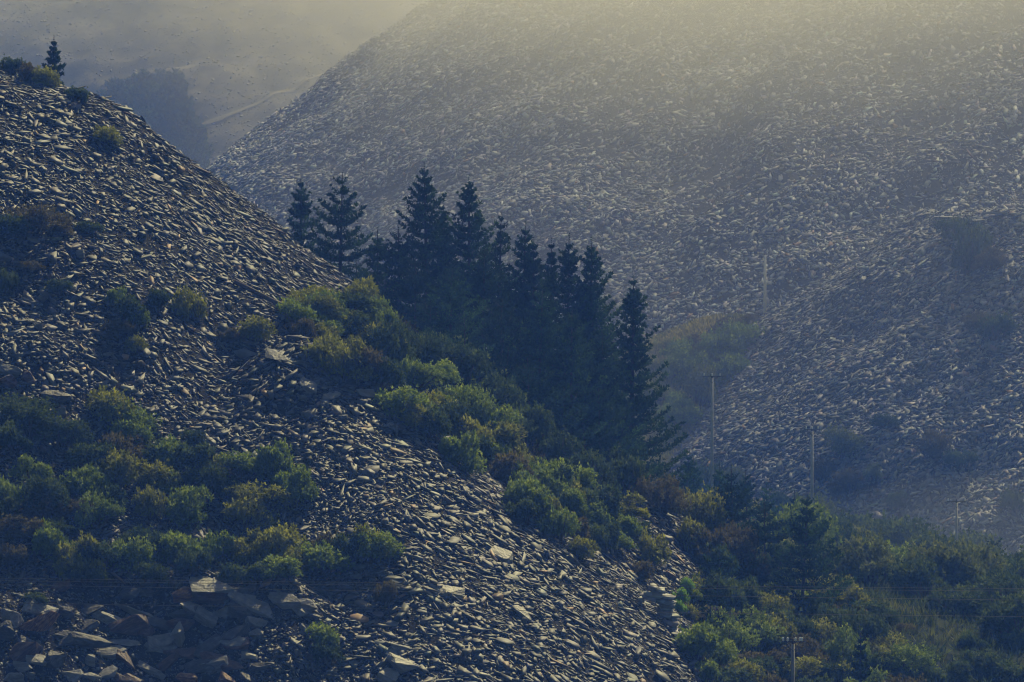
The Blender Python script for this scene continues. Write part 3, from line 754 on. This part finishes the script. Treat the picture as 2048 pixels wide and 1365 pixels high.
BANK = [(1500, 1075, 110, 80, "brown"), (1440, 1130, 80, 70, "dark"), (1490, 1130, 90, 70, "brown"), (1560, 1110, 100, 70, "olive"), (1540, 1160, 100, 60, "dark"), (1610, 1150, 90, 60, "dark"),
 (1470, 1190, 100, 60, "dark"), (1650, 1190, 100, 66, "olive"), (1530, 1210, 120, 70, "olive"), (1590, 1200, 90, 60, "green"), (1430, 1240, 80, 70, "brown"), (1480, 1260, 90, 70, "dark"), (1540, 1265, 100, 70, "olive"),
 (1620, 1250, 90, 60, "dark"), (1700, 1230, 100, 66, "brown"), (1700, 1280, 110, 70, "brown"), (1640, 1300, 90, 60, "olive"), (1430, 1300, 70, 60, "green"), (1510, 1320, 100, 50, "brown"), (1580, 1335, 110, 60, "olive"),
 (1660, 1345, 110, 66, "olive"), (1720, 1330, 90, 66, "dark"), (1480, 1350, 100, 50, "olive"), (1760, 1290, 90, 60, "dark"), (1780, 1345, 90, 60, "dark"), (1420, 1190, 50, 50, "green"), (1800, 1260, 60, 40, "brown"), (1410, 1345, 60, 40, "green"),
 (1440, 1060, 60, 60, "dark"), (1545, 1030, 50, 40, "olive"), (1840, 1320, 90, 60, "dark"), (1900, 1345, 100, 60, "dark"), (1960, 1330, 100, 60, "dark"), (2020, 1345, 100, 70, "dark"), (1850, 1365, 90, 50, "dark"), (1760, 1240, 80, 50, "dark"), (1950, 1290, 80, 50, "dark"), (2030, 1290, 80, 50, "dark")]
for u, v, w, hh, kind in BANK:
    p = ray(u, min(v + hh * 0.42, 1500), h_near, 380, 560)
    if p is None: p = ray(u, v + hh * 0.42, h_all, 380, 640)
    shrub(u, v, w, hh, kind, {"dark": "dark shrub on the bushy bank behind the bottom pole", "green": "green shrub on the bushy bank behind the bottom pole", "brown": "brown leaved shrub on the bushy bank behind the bottom pole",
                              "olive": "yellow green shrub on the bushy bank behind the bottom pole"}[kind], {"dark": "dark shrubs ", "green": "green shrubs ", "brown": "brown shrubs ", "olive": "yellow green shrubs "}[kind] + G2, at=p)
def fill(poly, count, dist, size, kinds, kindname, labels, group, marcher, fine=None):
    P = np.array(poly, float); lo, hi = P.min(0), P.max(0); done = []; tries = 0
    while len(done) < count and tries < 3000:
        tries += 1
        u, v = RNG.uniform(lo[0], hi[0]), RNG.uniform(lo[1], hi[1])
        if not inpoly(np.array([u]), np.array([v]), poly)[0] or any((u - a) ** 2 + ((v - b) * 1.3) ** 2 < dist ** 2 for a, b in done): continue
        w = RNG.uniform(*size); hh = w * RNG.uniform(0.55, 0.85)
        p = marcher(u, v + hh * 0.42)
        if p is None: continue
        done.append((u, v)); k = kinds[int(RNG.integers(len(kinds)))]
        shrub(u, v, w, hh, k, kindname[k] + " " + labels, kindname[k] + "s " + group, at=p, fine=fine)
KN = {"dark": "dark green bush", "green": "leafy green bush", "olive": "yellow green bush", "brown": "brownish bush", "grey": "grey green bush"}
mn = lambda u, v: ray(u, v, h_near, 350, 560)
ma = lambda u, v: ray(u, v, h_all, 380, 800)
fill([(560, 590), (720, 590), (800, 690), (900, 740), (1000, 850), (1100, 940), (1250, 980), (1250, 1090), (1150, 1090), (1000, 960), (880, 880), (780, 800), (640, 690)], 38, 36, (65, 115),
     ("green", "green", "olive", "dark", "olive"), KN, "within the band of shrubs between slates and pines", "of the band between slates and pines", mn)
fill([(0, 800), (130, 790), (260, 800), (330, 870), (420, 920), (560, 900), (640, 960), (610, 1020), (440, 1030), (0, 1040)], 15, 52, (80, 120), ("green", "dark", "olive", "brown", "dark"), KN,
     "between other shrubs of the upper row on the near tip", "of the upper row on the near tip", mn)
fill([(0, 1085), (180, 1075), (420, 1070), (640, 1060), (760, 1060), (750, 1120), (600, 1140), (0, 1150)], 9, 60, (75, 110), ("green", "dark", "olive", "dark"), KN,
     "between other shrubs of the terrace row above the boulders", "of the terrace row", mn)
fill([(1290, 950), (1430, 960), (1500, 1060), (1660, 1120), (1780, 1230), (1860, 1390), (1420, 1390), (1400, 1290), (1440, 1130)], 36, 50, (80, 130), ("green", "dark", "dark", "dark", "brown", "olive"), KN,
     "in the scrub of the bank under the short pines", "of the scrub under the short pines", ma)
fill([(1640, 1060), (1900, 1070), (2040, 1140), (2040, 1240), (1850, 1190), (1700, 1150)], 14, 70, (110, 170), ("dark", "dark", "grey", "dark"), KN,
     "in the dim thicket at the foot of the far slates", "of the dim thicket at the foot of the far slates", ma, True)
fill([(1300, 720), (1380, 680), (1540, 640), (1570, 660), (1460, 740), (1380, 840), (1320, 850)], 14, 40, (50, 90), ("green", "green", "olive", "grey"), KN,
     "on the misty mound by the far pole", "of the misty mound", lambda u, v: ray(u, v, h_M, 800, 900), True)
fill([(1580, 1010), (1700, 1045), (2040, 1125), (2040, 1185), (1840, 1150), (1600, 1070)], 16, 50, (90, 150), ("dark", "grey", "dark", "green"), KN,
     "along the very foot of the far slates", "along the foot of the far slates", ma, True)
# shrubs under the pines, dark understorey
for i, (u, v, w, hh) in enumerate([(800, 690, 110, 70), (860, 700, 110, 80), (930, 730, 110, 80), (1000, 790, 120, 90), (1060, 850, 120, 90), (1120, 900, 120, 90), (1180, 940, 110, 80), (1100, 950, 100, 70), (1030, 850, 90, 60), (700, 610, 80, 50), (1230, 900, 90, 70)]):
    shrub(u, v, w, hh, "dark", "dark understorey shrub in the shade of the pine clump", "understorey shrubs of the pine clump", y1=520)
# far shrubs on the nearer far tip
FAR = [(1935, 500, 90, 110, "dark", "large dark shrub on the far tip under the bench ledge"), (1985, 515, 70, 60, "brown", "brownish shrub beside the large dark one on the far tip"), (1905, 455, 70, 50, "dark", "dark low shrub at the end of the far bench"),
 (1990, 655, 90, 60, "dark", "dark shrub at the picture edge low on the far tip"), (1960, 640, 60, 40, "brown", "brown shrub next to the dark one low on the far tip"), (1680, 890, 90, 60, "grey", "grey green shrub by the tall middle pole"),
 (1700, 965, 84, 70, "brown", "rounded tawny shrub downhill of the grey green one"), (1640, 935, 60, 56, "brown", "tawny shrub touching the tall middle pole"), (1860, 880, 80, 80, "brown", "faint brown shrub in the middle of the far slope"),
 (1920, 920, 60, 40, "dark", "small dark shrub low in the middle of the far slope"), (1800, 1000, 60, 40, "dark", "small dark shrub above the valley thicket"), (2030, 1000, 50, 60, "dark", "dark shrub at the picture edge above the valley"),
 (1770, 840, 60, 36, "dark", "low dark shrub on bare far slates"), (1745, 945, 50, 40, "grey", "small grey shrub between the tawny ones")]
for u, v, w, hh, kind, lab in FAR: shrub(u, v, w, hh, kind, lab, h=h_C2, y0=690, y1=880, fine=True)
MND = [(1440, 700, 100, 70, "green"), (1500, 690, 90, 60, "green"), (1400, 740, 80, 60, "green"), (1470, 745, 90, 60, "green"), (1540, 665, 60, 40, "green"), (1390, 690, 60, 40, "brown"), (1450, 660, 80, 40, "brown"), (1500, 640, 50, 30, "brown"),
 (1360, 830, 80, 50, "green"), (1330, 690, 46, 30, "olive")]
for u, v, w, hh, kind in MND: shrub(u, v, w, hh, kind, {"grey": "hazy grey green shrub on the mound between the far tips", "brown": "hazy brown shrub on the mound between the far tips", "green": "hazy green shrub on the mound between the far tips", "olive": "hazy yellow shrub at the grassy end of the mound"}[kind],
    kind + " shrubs on the mound", h=h_M, y0=800, y1=900, fine=True)
# valley thicket beyond the bank
VAL = [(1660, 1075, 100, 60, "dark"), (1720, 1090, 120, 70, "dark"), (1800, 1090, 130, 80, "dark"), (1870, 1100, 120, 80, "dark"), (1930, 1120, 110, 70, "dark"), (1760, 1140, 130, 80, "dark"), (1840, 1160, 130, 80, "dark"), (1920, 1180, 120, 70, "dark"),
 (1700, 1150, 100, 60, "dark"), (2010, 1200, 110, 80, "dark"), (1640, 1110, 80, 60, "dark"), (1990, 1140, 90, 70, "dark"), (1560, 1010, 70, 50, "dark"), (1475, 960, 50, 50, "grey"), (2030, 1150, 60, 60, "dark"), (1745, 1065, 80, 50, "grey"), (1960, 1230, 100, 50, "dark")]
for u, v, w, hh, kind in VAL:
    p = ray(u, v + hh * 0.42, h_all, 470, 790)
    shrub(u, v, w, hh, kind, {"grey": "hazy grey green shrub in the valley thicket below the far slates", "dark": "hazy dark shrub in the valley thicket below the far slates"}[kind], kind + " shrubs of the valley thicket", at=p, fine=True)

# ground cover: grass and low undergrowth nobody could count
def tufts(name, pts, ln, kinds, wd=0.16, up=0.9, per=5):
    n = len(pts); P = np.repeat(pts, per, 0) + RNG.normal(0, 0.12, (n * per, 3)) * np.array([1, 1, 0.1])
    D = RNG.normal(0, 0.5, P.shape) + np.array([0, 0, up]); D /= np.linalg.norm(D, axis=1, keepdims=True)
    L = ln * RNG.uniform(0.5, 1.3, len(P)); pal = np.concatenate([np.array(LEAFCOL[k]) for k in kinds])
    patch = (noise2(P[:, 0], P[:, 1], 4.0, 51) + 0.5) * len(pal) + RNG.normal(0, 0.8, len(P))
    V, F, C = cards(P, D, RNG.normal(0, 1, P.shape), L, L * wd, pal[np.clip(patch.astype(int), 0, len(pal) - 1)])
    tag(link(name, raw_mesh(name, V, F, M_LEAF, False, C)), kind="stuff")
def area(h, x0, x1, y0, y1, n, keep=None, drop=None):
    x = RNG.uniform(x0, x1, n); y = RNG.uniform(y0, y1, n); z = h(x, y); u, v = proj(x, y, z)
    k = (u > -60) & (u < 2110) & (v > 500) & (v < 1430)
    if keep: k &= inpoly(u, v, keep)
    return np.stack([x[k], y[k], z[k]], 1)
tufts("undergrowth", area(h_near, 5, 45, 385, 480, 26000, GREEN), 0.45, ("brown", "dark", "olive", "green"), 0.22)
tufts("undergrowth", area(h_near, -14, 20, 385, 480, 16000, WOOD), 0.45, ("dark", "dark", "brown"), 0.25)
tufts("grass", area(h_ground, 8, 85, 385, 770, 95000), 0.6, ("dark", "dark", "grey"), 0.16)
tufts("grass", area(h_M, -35, 62, 800, 890, 70000), 0.7, ("straw", "olive", "straw"), 0.22)

tufts("grass", area(h_M, -10, 40, 800, 880, 90000, [(1280, 740), (1330, 690), (1400, 650), (1450, 640), (1400, 700), (1330, 760)]), 1.1, ("straw", "straw", "olive"), 0.25)

# ------------------------------------------------------------------ pines
NEEDLE = np.array([(0.010, 0.024, 0.010), (0.022, 0.048, 0.016), (0.060, 0.105, 0.030)])
def pine_meshes(H, R, seed, cb=0.12, whorl=0.72, gap=0.0, lush=1.0, open_low=False, side=1.0, tint=1.0, card=1.0, taper=0.92):
    r = np.random.default_rng(seed)
    mb = MB(); lean = r.normal(0, 0.022, 2); taper *= r.uniform(0.85, 1.12); tint *= r.uniform(0.75, 1.7)
    ax = lambda z: np.array([lean[0] * z, lean[1] * z, z])
    zz = np.linspace(-1.0, H * 0.97, 9)
    mb.tube([ax(z) for z in zz], [max(0.02, 0.016 * H * (1 - (z / H)) ** 0.9 + 0.015) if z > 0 else 0.018 * H for z in zz], 9)
    TP, TD, TT = [], [], []
    z = H * cb
    while z < H - 0.6:
        t = (z - H * cb) / (H * (1 - cb)); Lw = R * (1 - t) ** taper * r.uniform(0.72, 1.15) + 0.02
        nb = int(r.integers(5, 8)); a0 = r.uniform(0, 6.28)
        for k in range(nb):
            a = a0 + k / nb * 6.28 + r.normal(0, 0.22)
            L = Lw * r.uniform(0.6, 1.12)
            if math.cos(a) < 0: L *= side
            if r.random() < gap: continue
            rise0 = -0.22 + 0.75 * t + r.normal(0, 0.08); rise1 = 0.55 + 0.6 * t
            m = max(4, int(L / 0.2)); s = np.linspace(0, 1, m + 1)
            zr = z + L * (rise0 * s + (rise1 - rise0) * s ** 2.6 * 0.55)
            c = np.array([math.cos(a), math.sin(a)])
            pts = np.stack([lean[0] * z + c[0] * L * s, lean[1] * z + c[1] * L * s, zr], 1)
            pts[:, :2] += np.cumsum(r.normal(0, 0.012, (m + 1, 2)), 0)
            mb.tube([pts[0], pts[m // 2], pts[-1]], [0.012 + 0.012 * L, 0.008 + 0.007 * L, 0.006], 4)
            st = 0.28 if (open_low and t < 0.3) else 0.10
            if open_low and t < 0.3 and r.random() < 0.35: st = 0.7
            i0 = int(st * m)
            ps = pts[max(i0, 1):]
            d = np.gradient(pts, axis=0)[max(i0, 1):]; d /= np.linalg.norm(d, axis=1, keepdims=True)
            tt = r.normal(0, 0.35)
            TP.append(ps); TD.append(d); TT.append(np.full(len(ps), tt))
            # side shoots: the branch spreads into a flat spray
            w = L * 0.24
            for sg in (-1, 1):
                for q in (1, 2):
                    f = r.random(len(ps)) < 0.85
                    perp = np.array([-c[1], c[0], 0.0]) * sg
                    env = np.sin(np.clip(np.linspace(0.25, 1, len(ps)), 0, 1) * math.pi * 0.8)[:, None]
                    off = perp[None] * (w * q / 2 * r.uniform(0.5, 1.1, (len(ps), 1))) * env
                    off[:, 2] += np.abs(off[:, 0] + off[:, 1]) * 0.18 + r.normal(0, 0.05, len(ps))
                    dd = d * 0.7 + perp * 0.55 + np.array([0, 0, 0.3]); dd /= np.linalg.norm(dd, axis=1, keepdims=True)
                    TP.append((ps + off)[f]); TD.append(dd[f]); TT.append(np.full(f.sum(), tt))
        z += whorl * r.uniform(0.8, 1.25) * (0.75 + 0.5 * (1 - t))
    s = np.linspace(H - 1.0, H - 0.12, 7)
    TP.append(np.stack([lean[0] * s, lean[1] * s, s], 1)); TD.append(np.tile([0, 0, 1.0], (7, 1))); TT.append(np.zeros(7))
    P = np.concatenate(TP); D = np.concatenate(TD); TT = np.concatenate(TT)
    per = max(3, int(8 * lush))
    P = np.repeat(P, per, 0); D = np.repeat(D, per, 0); TT = np.repeat(TT, per)
    D = D * 0.8 + r.normal(0, 0.5, D.shape) + np.array([0, 0, 0.22]); D /= np.linalg.norm(D, axis=1, keepdims=True)
    ln = r.uniform(0.18, 0.36, len(P)) * card * np.clip((H - P[:, 2]) / 2.0, 0.45, 1)
    w = np.clip(0.8 + TT + r.normal(0, 0.45, len(P)), 0, 1.999); k = w.astype(int); f = (w - k)[:, None]
    col = (NEEDLE[k] * (1 - f) + NEEDLE[np.minimum(k + 1, 2)] * f) * tint
    V, F, C = cards(P, D, r.normal(0, 1, P.shape), ln, ln * r.uniform(0.2, 0.34, len(P)), col)
    crown = raw_mesh("crown", V, F, M_NEEDLE, False, C)
    trunk = raw_mesh("trunk", np.concatenate(mb.V), [np.concatenate(mb.Q), np.concatenate(mb.T)], M_BARK, True)
    return trunk, crown

def pine(u, v, y, rpx, label, group=None, base=None, h=None, name="pine_tree", cat="pine tree", **kw):
    rpx = rpx * 1.5
    """(u, v): tip in the photograph; y: distance; rpx: half width of the crown near its base"""
    p = px(u, v - 8, y); hb = (h or h_near)(np.array([p[0]]), np.array([p[1]]))[0] if base is None else base
    H = p[2] - hb
    tr, cr = pine_meshes(H, rpx * y / K, int(u * 13 + v), **kw)
    root = empty(name, (p[0], p[1], hb), label, cat, group)
    link("trunk", tr, root); link("crown", cr, root)
    return root

pine(105, 78, 441, 17, "small pine standing alone on the crest of the near tip", cb=0.02, whorl=0.42)
pine(601, 362, 458, 52, "narrow pine first in the clump next to the slate flank", cb=0.05)
pine(679, 348, 452, 62, "slender pine with open upswept branches, second from the slate flank", cb=0.1, gap=0.1)
pine(755, 463, 456, 44, "short pointed pine in the gap after the second pine", cb=0.05)
pine(797, 462, 450, 60, "broad topped pine before the tallest pine", cb=0.1, gap=0.12)
pine(857, 332, 452, 82, "tallest pine of the clump", cb=0.1)
pine(893, 414, 458, 50, "narrow pine tucked just behind the tallest pine", cb=0.1)
pine(940, 357, 454, 84, "pine with a long bare leader shoot next to the tallest pine", cb=0.1)
pine(994, 432, 452, 60, "thin pine with sparse whorls in the middle of the clump", cb=0.1, gap=0.3, lush=0.7)
pine(1043, 449, 454, 74, "pine with a double rounded top in the middle of the clump", cb=0.1)
pine(1066, 482, 452, 60, "lower twin top beside the double topped pine", cb=0.1)
pine(1098, 484, 458, 50, "small pine between the double topped and the dense round topped pine", cb=0.1)
pine(1131, 474, 450, 72, "dense round topped pine past the middle of the clump", cb=0.08)
pine(1185, 482, 452, 92, "big spreading pine next to last in the clump", cb=0.05)
pine(1262, 558, 447, 86, "last tall pine of the clump, with bare lower boughs at the edge", cb=0.04, open_low=True, side=0.8)
for u, v, y, r in ((860, 620, 440, 70), (1010, 700, 437, 76), (1100, 800, 434, 70), (960, 720, 436, 66), (1170, 860, 433, 64), (1245, 820, 440, 60), (1040, 640, 446, 70), (1170, 560, 452, 66), (740, 560, 452, 50), (640, 480, 462, 50), (715, 520, 458, 50), (830, 520, 444, 64), (900, 540, 442, 70), (965, 500, 448, 70), (1000, 600, 440, 76), (1075, 580, 440, 76), (1140, 620, 438, 80), (1210, 660, 440, 76), (930, 640, 437, 66), (1060, 720, 434, 70), (1200, 780, 436, 70), (1130, 780, 433, 60), (770, 560, 448, 56), (1015, 530, 456, 60)):
    pine(u, v, y, r, "dark pine in the dense inside of the clump, its top below the skyline", "inner pines of the clump", cb=0.04, lush=0.85)
pine(1466, 938, 436, 52, "short dark pine beside the olive shrub with yellow rim", cb=0.05)
pine(1530, 1008, 432, 46, "small pine on a bare thin trunk among the bank shrubs", cb=0.35)
pine(1603, 994, 428, 90, "wide armed dark pine on the bushy bank", cb=0.03, whorl=0.75, side=0.7)
pine(1440, 1085, 424, 40, "low dark pine half hidden by bank shrubs next to the lime plant", cb=0.02)
pine(1432, 1170, 410, 40, "low dark pine behind the dry stone edge where wires cross", cb=0.02)
pine(1720, 1265, 402, 34, "small dark pine at the bottom of the bank", cb=0.02)
hg = lambda x, y: h_ground(x, y)
pine(1990, 1085, 520, 60, "hazy dark conifer in the valley near the picture edge", h=hg, cb=0.02)
pine(1960, 1140, 515, 50, "lower hazy dark conifer beside the valley conifer", h=hg, cb=0.02)
for u, v, y, r in ((1365, 905, 540, 30), (1388, 915, 545, 28), (1440, 930, 540, 34), (1496, 945, 548, 32), (1532, 972, 545, 30), (1588, 985, 550, 26)):
    pine(u, v, y, r, "faint hazy pine in the gap between near bank and far slates", "hazy pines in the gap", h=hg, cb=0.05, tint=1.6)

# distant trees in the mist, upper left
for u, v, y, r, lab in ((205, 180, 1310, 34, None), (232, 152, 1300, 34, None), (252, 158, 1305, 30, None), (270, 150, 1310, 32, None), (298, 136, 1300, 44, "tallest misty tree of the distant stand"), (322, 140, 1305, 44, None), (346, 137, 1300, 44, None), (362, 150, 1295, 36, None),
                     (374, 200, 1285, 40, None), (385, 240, 1280, 40, None), (398, 285, 1275, 34, "lowest misty tree at the foot of the distant stand"), (340, 210, 1290, 50, None), (300, 220, 1290, 50, None), (260, 220, 1290, 50, None), (230, 210, 1290, 44, None), (350, 280, 1275, 50, None), (310, 290, 1275, 50, None), (375, 320, 1270, 40, None), (410, 318, 1268, 26, None)):
    z = px(u, v, y)[2]
    hd = h_D(np.array([px(u, v, y)[0]]), np.array([y]))[0]
    tr, cr = pine_meshes(max(z - hd, 14.0), r * 1.5 * y / K, int(u * 3 + v), cb=0.04, whorl=0.9, lush=1.0, card=2.4, taper=0.62)
    p = px(u, v, y); root = empty("conifer", (p[0], p[1], p[2] - max(z - hd, 14.0)), lab or "misty tree in the distant stand behind the near tip", "conifer", None if lab else "distant trees in the mist")
    root_s = link("trunk", tr, root); c = link("crown", cr, root); c.scale = (1, 1, 1)

# ------------------------------------------------------------------ poles and wires
def pole(u, vtop, y, vbase, arm, ins, label, rad=0.14, h=None, arm_drop=0.5):
    p = px(u, vtop, y); zb = px(u, vbase, y)[2] - 1.0
    root = empty("utility_pole", (p[0], y, zb), label, "utility pole")
    H = p[2] - zb
    MB().tube([(0, 0, 0), (0, 0, H * 0.5), (0, 0, H)], [rad * 1.15, rad, rad * 0.85], 12).build("post", M_POLE if y < 450 else (M_LITPOLE if y < 800 else M_FARLITPOLE), root)
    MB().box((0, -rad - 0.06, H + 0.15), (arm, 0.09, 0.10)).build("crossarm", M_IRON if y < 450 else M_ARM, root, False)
    MB().tube([(-arm * .3, -rad - .06, H + .1), (0, -rad - .02, H - .5), (arm * .3, -rad - .06, H + .1)], [0.025, 0.025, 0.025], 5).build("brace", M_IRON, root)
    MB().tube([(0, 0, H - .05), (0, 0, H + 0.35)], [rad * .7, rad * .6], 8).build("pole_top", M_IRON, root)
    for q in ins:
        r = 0.085
        MB().tube([(q, -rad - .06, H + .16), (q, -rad - .06, H + .24), (q, -rad - .06, H + .30), (q, -rad - .06, H + .36), (q, -rad - .06, H + .44)], [0.05, r, 0.06, r, 0.045], 10).build("insulator", M_PORC, root)
    return root
pole(1586, 1288, 392, 1500, 1.5, (-0.66, -0.36, 0.16, 0.44, 0.58), "nearest wooden pole with cream insulators rising from the bottom edge", 0.13)
pole(1424, 756, 600, 1010, 1.9, (-0.8, 0, 0.8), "tall grey pole with three insulators before the far slates", 0.15)
pole(1624, 862, 610, 1050, 1.6, (-0.6, 0, 0.6), "tall middle pole by the tawny shrub, its foot in valley greenery", 0.16)
pole(1913, 1006, 600, 1105, 1.9, (-0.85, 0.85), "short pole low in the valley thicket below the far slates", 0.13)
pole(1530, 510, 856, 632, 3.8, (-1.7, -1.0, -0.3, 0.3, 1.1, 1.7), "far pole with a wide crossarm standing on the mound", 0.21)

def wire(v0, v1, y, label, sag=0.25):
    a = px(-1800, v0 + (v0 - v1) * 1800 / 2048, y); b = px(3850, v1 + (v1 - v0) * 1800 / 2048, y)
    pts = []
    for t in np.linspace(0, 1, 41):
        p = a + (b - a) * t; p[2] += sag * ((2 * t - 1) ** 2 - 0.13); pts.append(p)
    o = MB().tube(pts, [0.011] * 41, 6).build("power_line", M_WIRE); tag(o, label, "power line")
wire(1157, 1178, 300, "topmost thin wire of the four crossing the boulders")
wire(1162, 1183, 300.5, "second thin wire, close below the topmost one")
wire(1170, 1201, 301, "third thin wire from the top, crossing the slabs")
wire(1206, 1234, 299, "lowest thin wire over the rusty boulders")

# short pale post and rail in the bank vegetation
p = ray(1474, 1325, h_near, 380, 470)
root = empty("post", p, "short pale wooden post with a thin rail in the bank scrub", "post")
MB().tube([(0, -.5, -.4), (-0.03, -.5, 0.7)], [0.12, 0.10], 8).build("upright", M_POLE, root)
MB().tube([(0.1, -.5, 0.35), (0.9, -.5, 0.30)], [0.03, 0.03], 6).build("rail", M_IRON, root)

# faint path up the distant hillside
def hill_path():
    uv = [(385, 262), (450, 236), (520, 208), (600, 172), (680, 136), (760, 102), (850, 62), (960, 12)]
    pts = [ray(u, v, h_D, 1190, 1640, 900) for u, v in uv]; pts = [p for p in pts if p is not None]
    V, F = [], []
    fine = []
    for a, b in zip(pts[:-1], pts[1:]):
        for t in np.linspace(0, 1, 14, endpoint=False): fine.append(a + (b - a) * t)
    fine.append(pts[-1])
    for p in fine:
        for d in (-0.9, 0.9):
            q = p + np.array([0.45 * d, d, 0]); q[2] = h_D(q[0:1], q[1:2])[0] + 0.35; V.append(q)
    for i in range(len(fine) - 1): F.append((2 * i, 2 * i + 2, 2 * i + 3, 2 * i + 1))
    m = noise_mat("trodden path", 0.3, [(0.3, (0.12, 0.11, 0.075)), (0.7, (0.18, 0.165, 0.11))], 0.9, 0.1)
    tag(link("path", raw_mesh("path", np.array(V), np.array(F), m)), kind="structure")
hill_path()

# ------------------------------------------------------------------ air (haze and the mist bank hanging on the far tip)
def box_mesh(name, lo, hi, material):
    x0, y0, z0 = lo; x1, y1, z1 = hi
    v = [(x0, y0, z0), (x1, y0, z0), (x1, y1, z0), (x0, y1, z0), (x0, y0, z1), (x1, y0, z1), (x1, y1, z1), (x0, y1, z1)]
    f = [(0, 3, 2, 1), (4, 5, 6, 7), (0, 1, 5, 4), (1, 2, 6, 5), (2, 3, 7, 6), (3, 0, 4, 7)]
    return raw_mesh(name, v, np.array(f), material)
hz = link("haze", box_mesh("haze", (-3100, -700, -52), (3100, 4600, 240), volume_mat("haze air", (0.10, 0.26, 1.0), 0.00036)))
tag(hz, kind="stuff")

def mist_bank():
    xs = np.linspace(-120, 150, 55); zs = np.linspace(-12, 125, 60)
    X, Z = np.meshgrid(xs, zs)
    bk0 = 1050 - np.sqrt(np.maximum(((144 - Z) / 0.73) ** 2 - (X - 110) ** 2, 0))
    bk = bk0 + 4 + 20 * sstep(-40, 0, X)
    g = 0.02 + 0.05 * sstep(36, 58, Z) + (0.98 - 0.05 * sstep(36, 58, Z)) * np.exp(-((X - 25) / np.where(X < 25, 44.0, 54.0)) ** 2) + 0.08 * sstep(40, 90, X)
    g = g * (1 + noise2(X, Z * 1.5, 30, 41) * 0.35)
    f = np.interp(Z, [-12, 0, 15, 30, 42, 50, 57, 70, 125], [2, 3, 8, 26, 85, 215, 420, 540, 570])
    ft = bk0 + 2 - f * g
    ny, nx = X.shape
    V = np.concatenate([np.stack([X, ft, Z], -1).reshape(-1, 3), np.stack([X, np.maximum(bk, ft + 1), Z], -1).reshape(-1, 3)])
    i = np.arange(nx * ny).reshape(ny, nx); j = i + nx * ny
    q = lambda a, b, c, d: np.stack([a, b, c, d], -1).reshape(-1, 4)
    F = [q(i[:-1, :-1], i[:-1, 1:], i[1:, 1:], i[1:, :-1]), q(j[:-1, :-1], j[1:, :-1], j[1:, 1:], j[:-1, 1:]),
         q(i[0, :-1], j[0, :-1], j[0, 1:], i[0, 1:]), q(i[-1, :-1], i[-1, 1:], j[-1, 1:], j[-1, :-1]),
         q(i[:-1, 0], i[1:, 0], j[1:, 0], j[:-1, 0]), q(i[:-1, -1], j[:-1, -1], j[1:, -1], i[1:, -1])]
    tag(link("mist", raw_mesh("mist", V, np.concatenate(F), volume_mat("mist", (0.985, 0.96, 0.75), 0.0072, aniso=0.4))), kind="stuff")
mist_bank()

def veil():
    """thin lower veil of the same mist, drifting in front of the far tips"""
    xs = np.linspace(-75, 150, 46); zs = np.linspace(-27, 90, 40)
    X, Z = np.meshgrid(xs, zs)
    bk = np.full_like(X, 1105.0)
    ft = 1090 - 330 * sstep(-75, -5, X) - 120 * sstep(-25, 45, Z) * sstep(-60, 10, X) + noise2(X, Z * 1.5, 28, 44) * 40
    ft[0] = bk[0] - 3; ft = np.minimum(ft, bk - 2)
    ny, nx = X.shape
    V = np.concatenate([np.stack([X, ft, Z], -1).reshape(-1, 3), np.stack([X, bk, Z], -1).reshape(-1, 3)])
    i = np.arange(nx * ny).reshape(ny, nx); j = i + nx * ny
    q = lambda a, b, c, d: np.stack([a, b, c, d], -1).reshape(-1, 4)
    F = [q(i[:-1, :-1], i[:-1, 1:], i[1:, 1:], i[1:, :-1]), q(j[:-1, :-1], j[1:, :-1], j[1:, 1:], j[:-1, 1:]),
         q(i[0, :-1], j[0, :-1], j[0, 1:], i[0, 1:]), q(i[-1, :-1], i[-1, 1:], j[-1, 1:], j[-1, :-1]),
         q(i[:-1, 0], i[1:, 0], j[1:, 0], j[:-1, 0]), q(i[:-1, -1], j[:-1, -1], j[1:, -1], i[1:, -1])]
    tag(link("mist", raw_mesh("mist", V, np.concatenate(F), volume_mat("thin mist", (0.97, 0.94, 0.78), 0.0006))), kind="stuff")
veil()

def valley_mist():
    bm = bmesh.new(); bmesh.ops.create_icosphere(bm, subdivisions=4, radius=1.0)
    for v in bm.verts:
        k = 1 + 0.25 * math.sin(3 * v.co.x + 2 * v.co.z) * math.cos(2.3 * v.co.y)
        v.co = Vector((66 + v.co.x * 50 * k, 590 + v.co.y * 150 * k, -22 + v.co.z * 9))
    me = bpy.data.meshes.new("mist"); bm.to_mesh(me); bm.free(); me.materials.append(volume_mat("valley mist", (0.93, 0.97, 0.95), 0.00028))
    tag(link("mist", me), kind="stuff")
valley_mist()
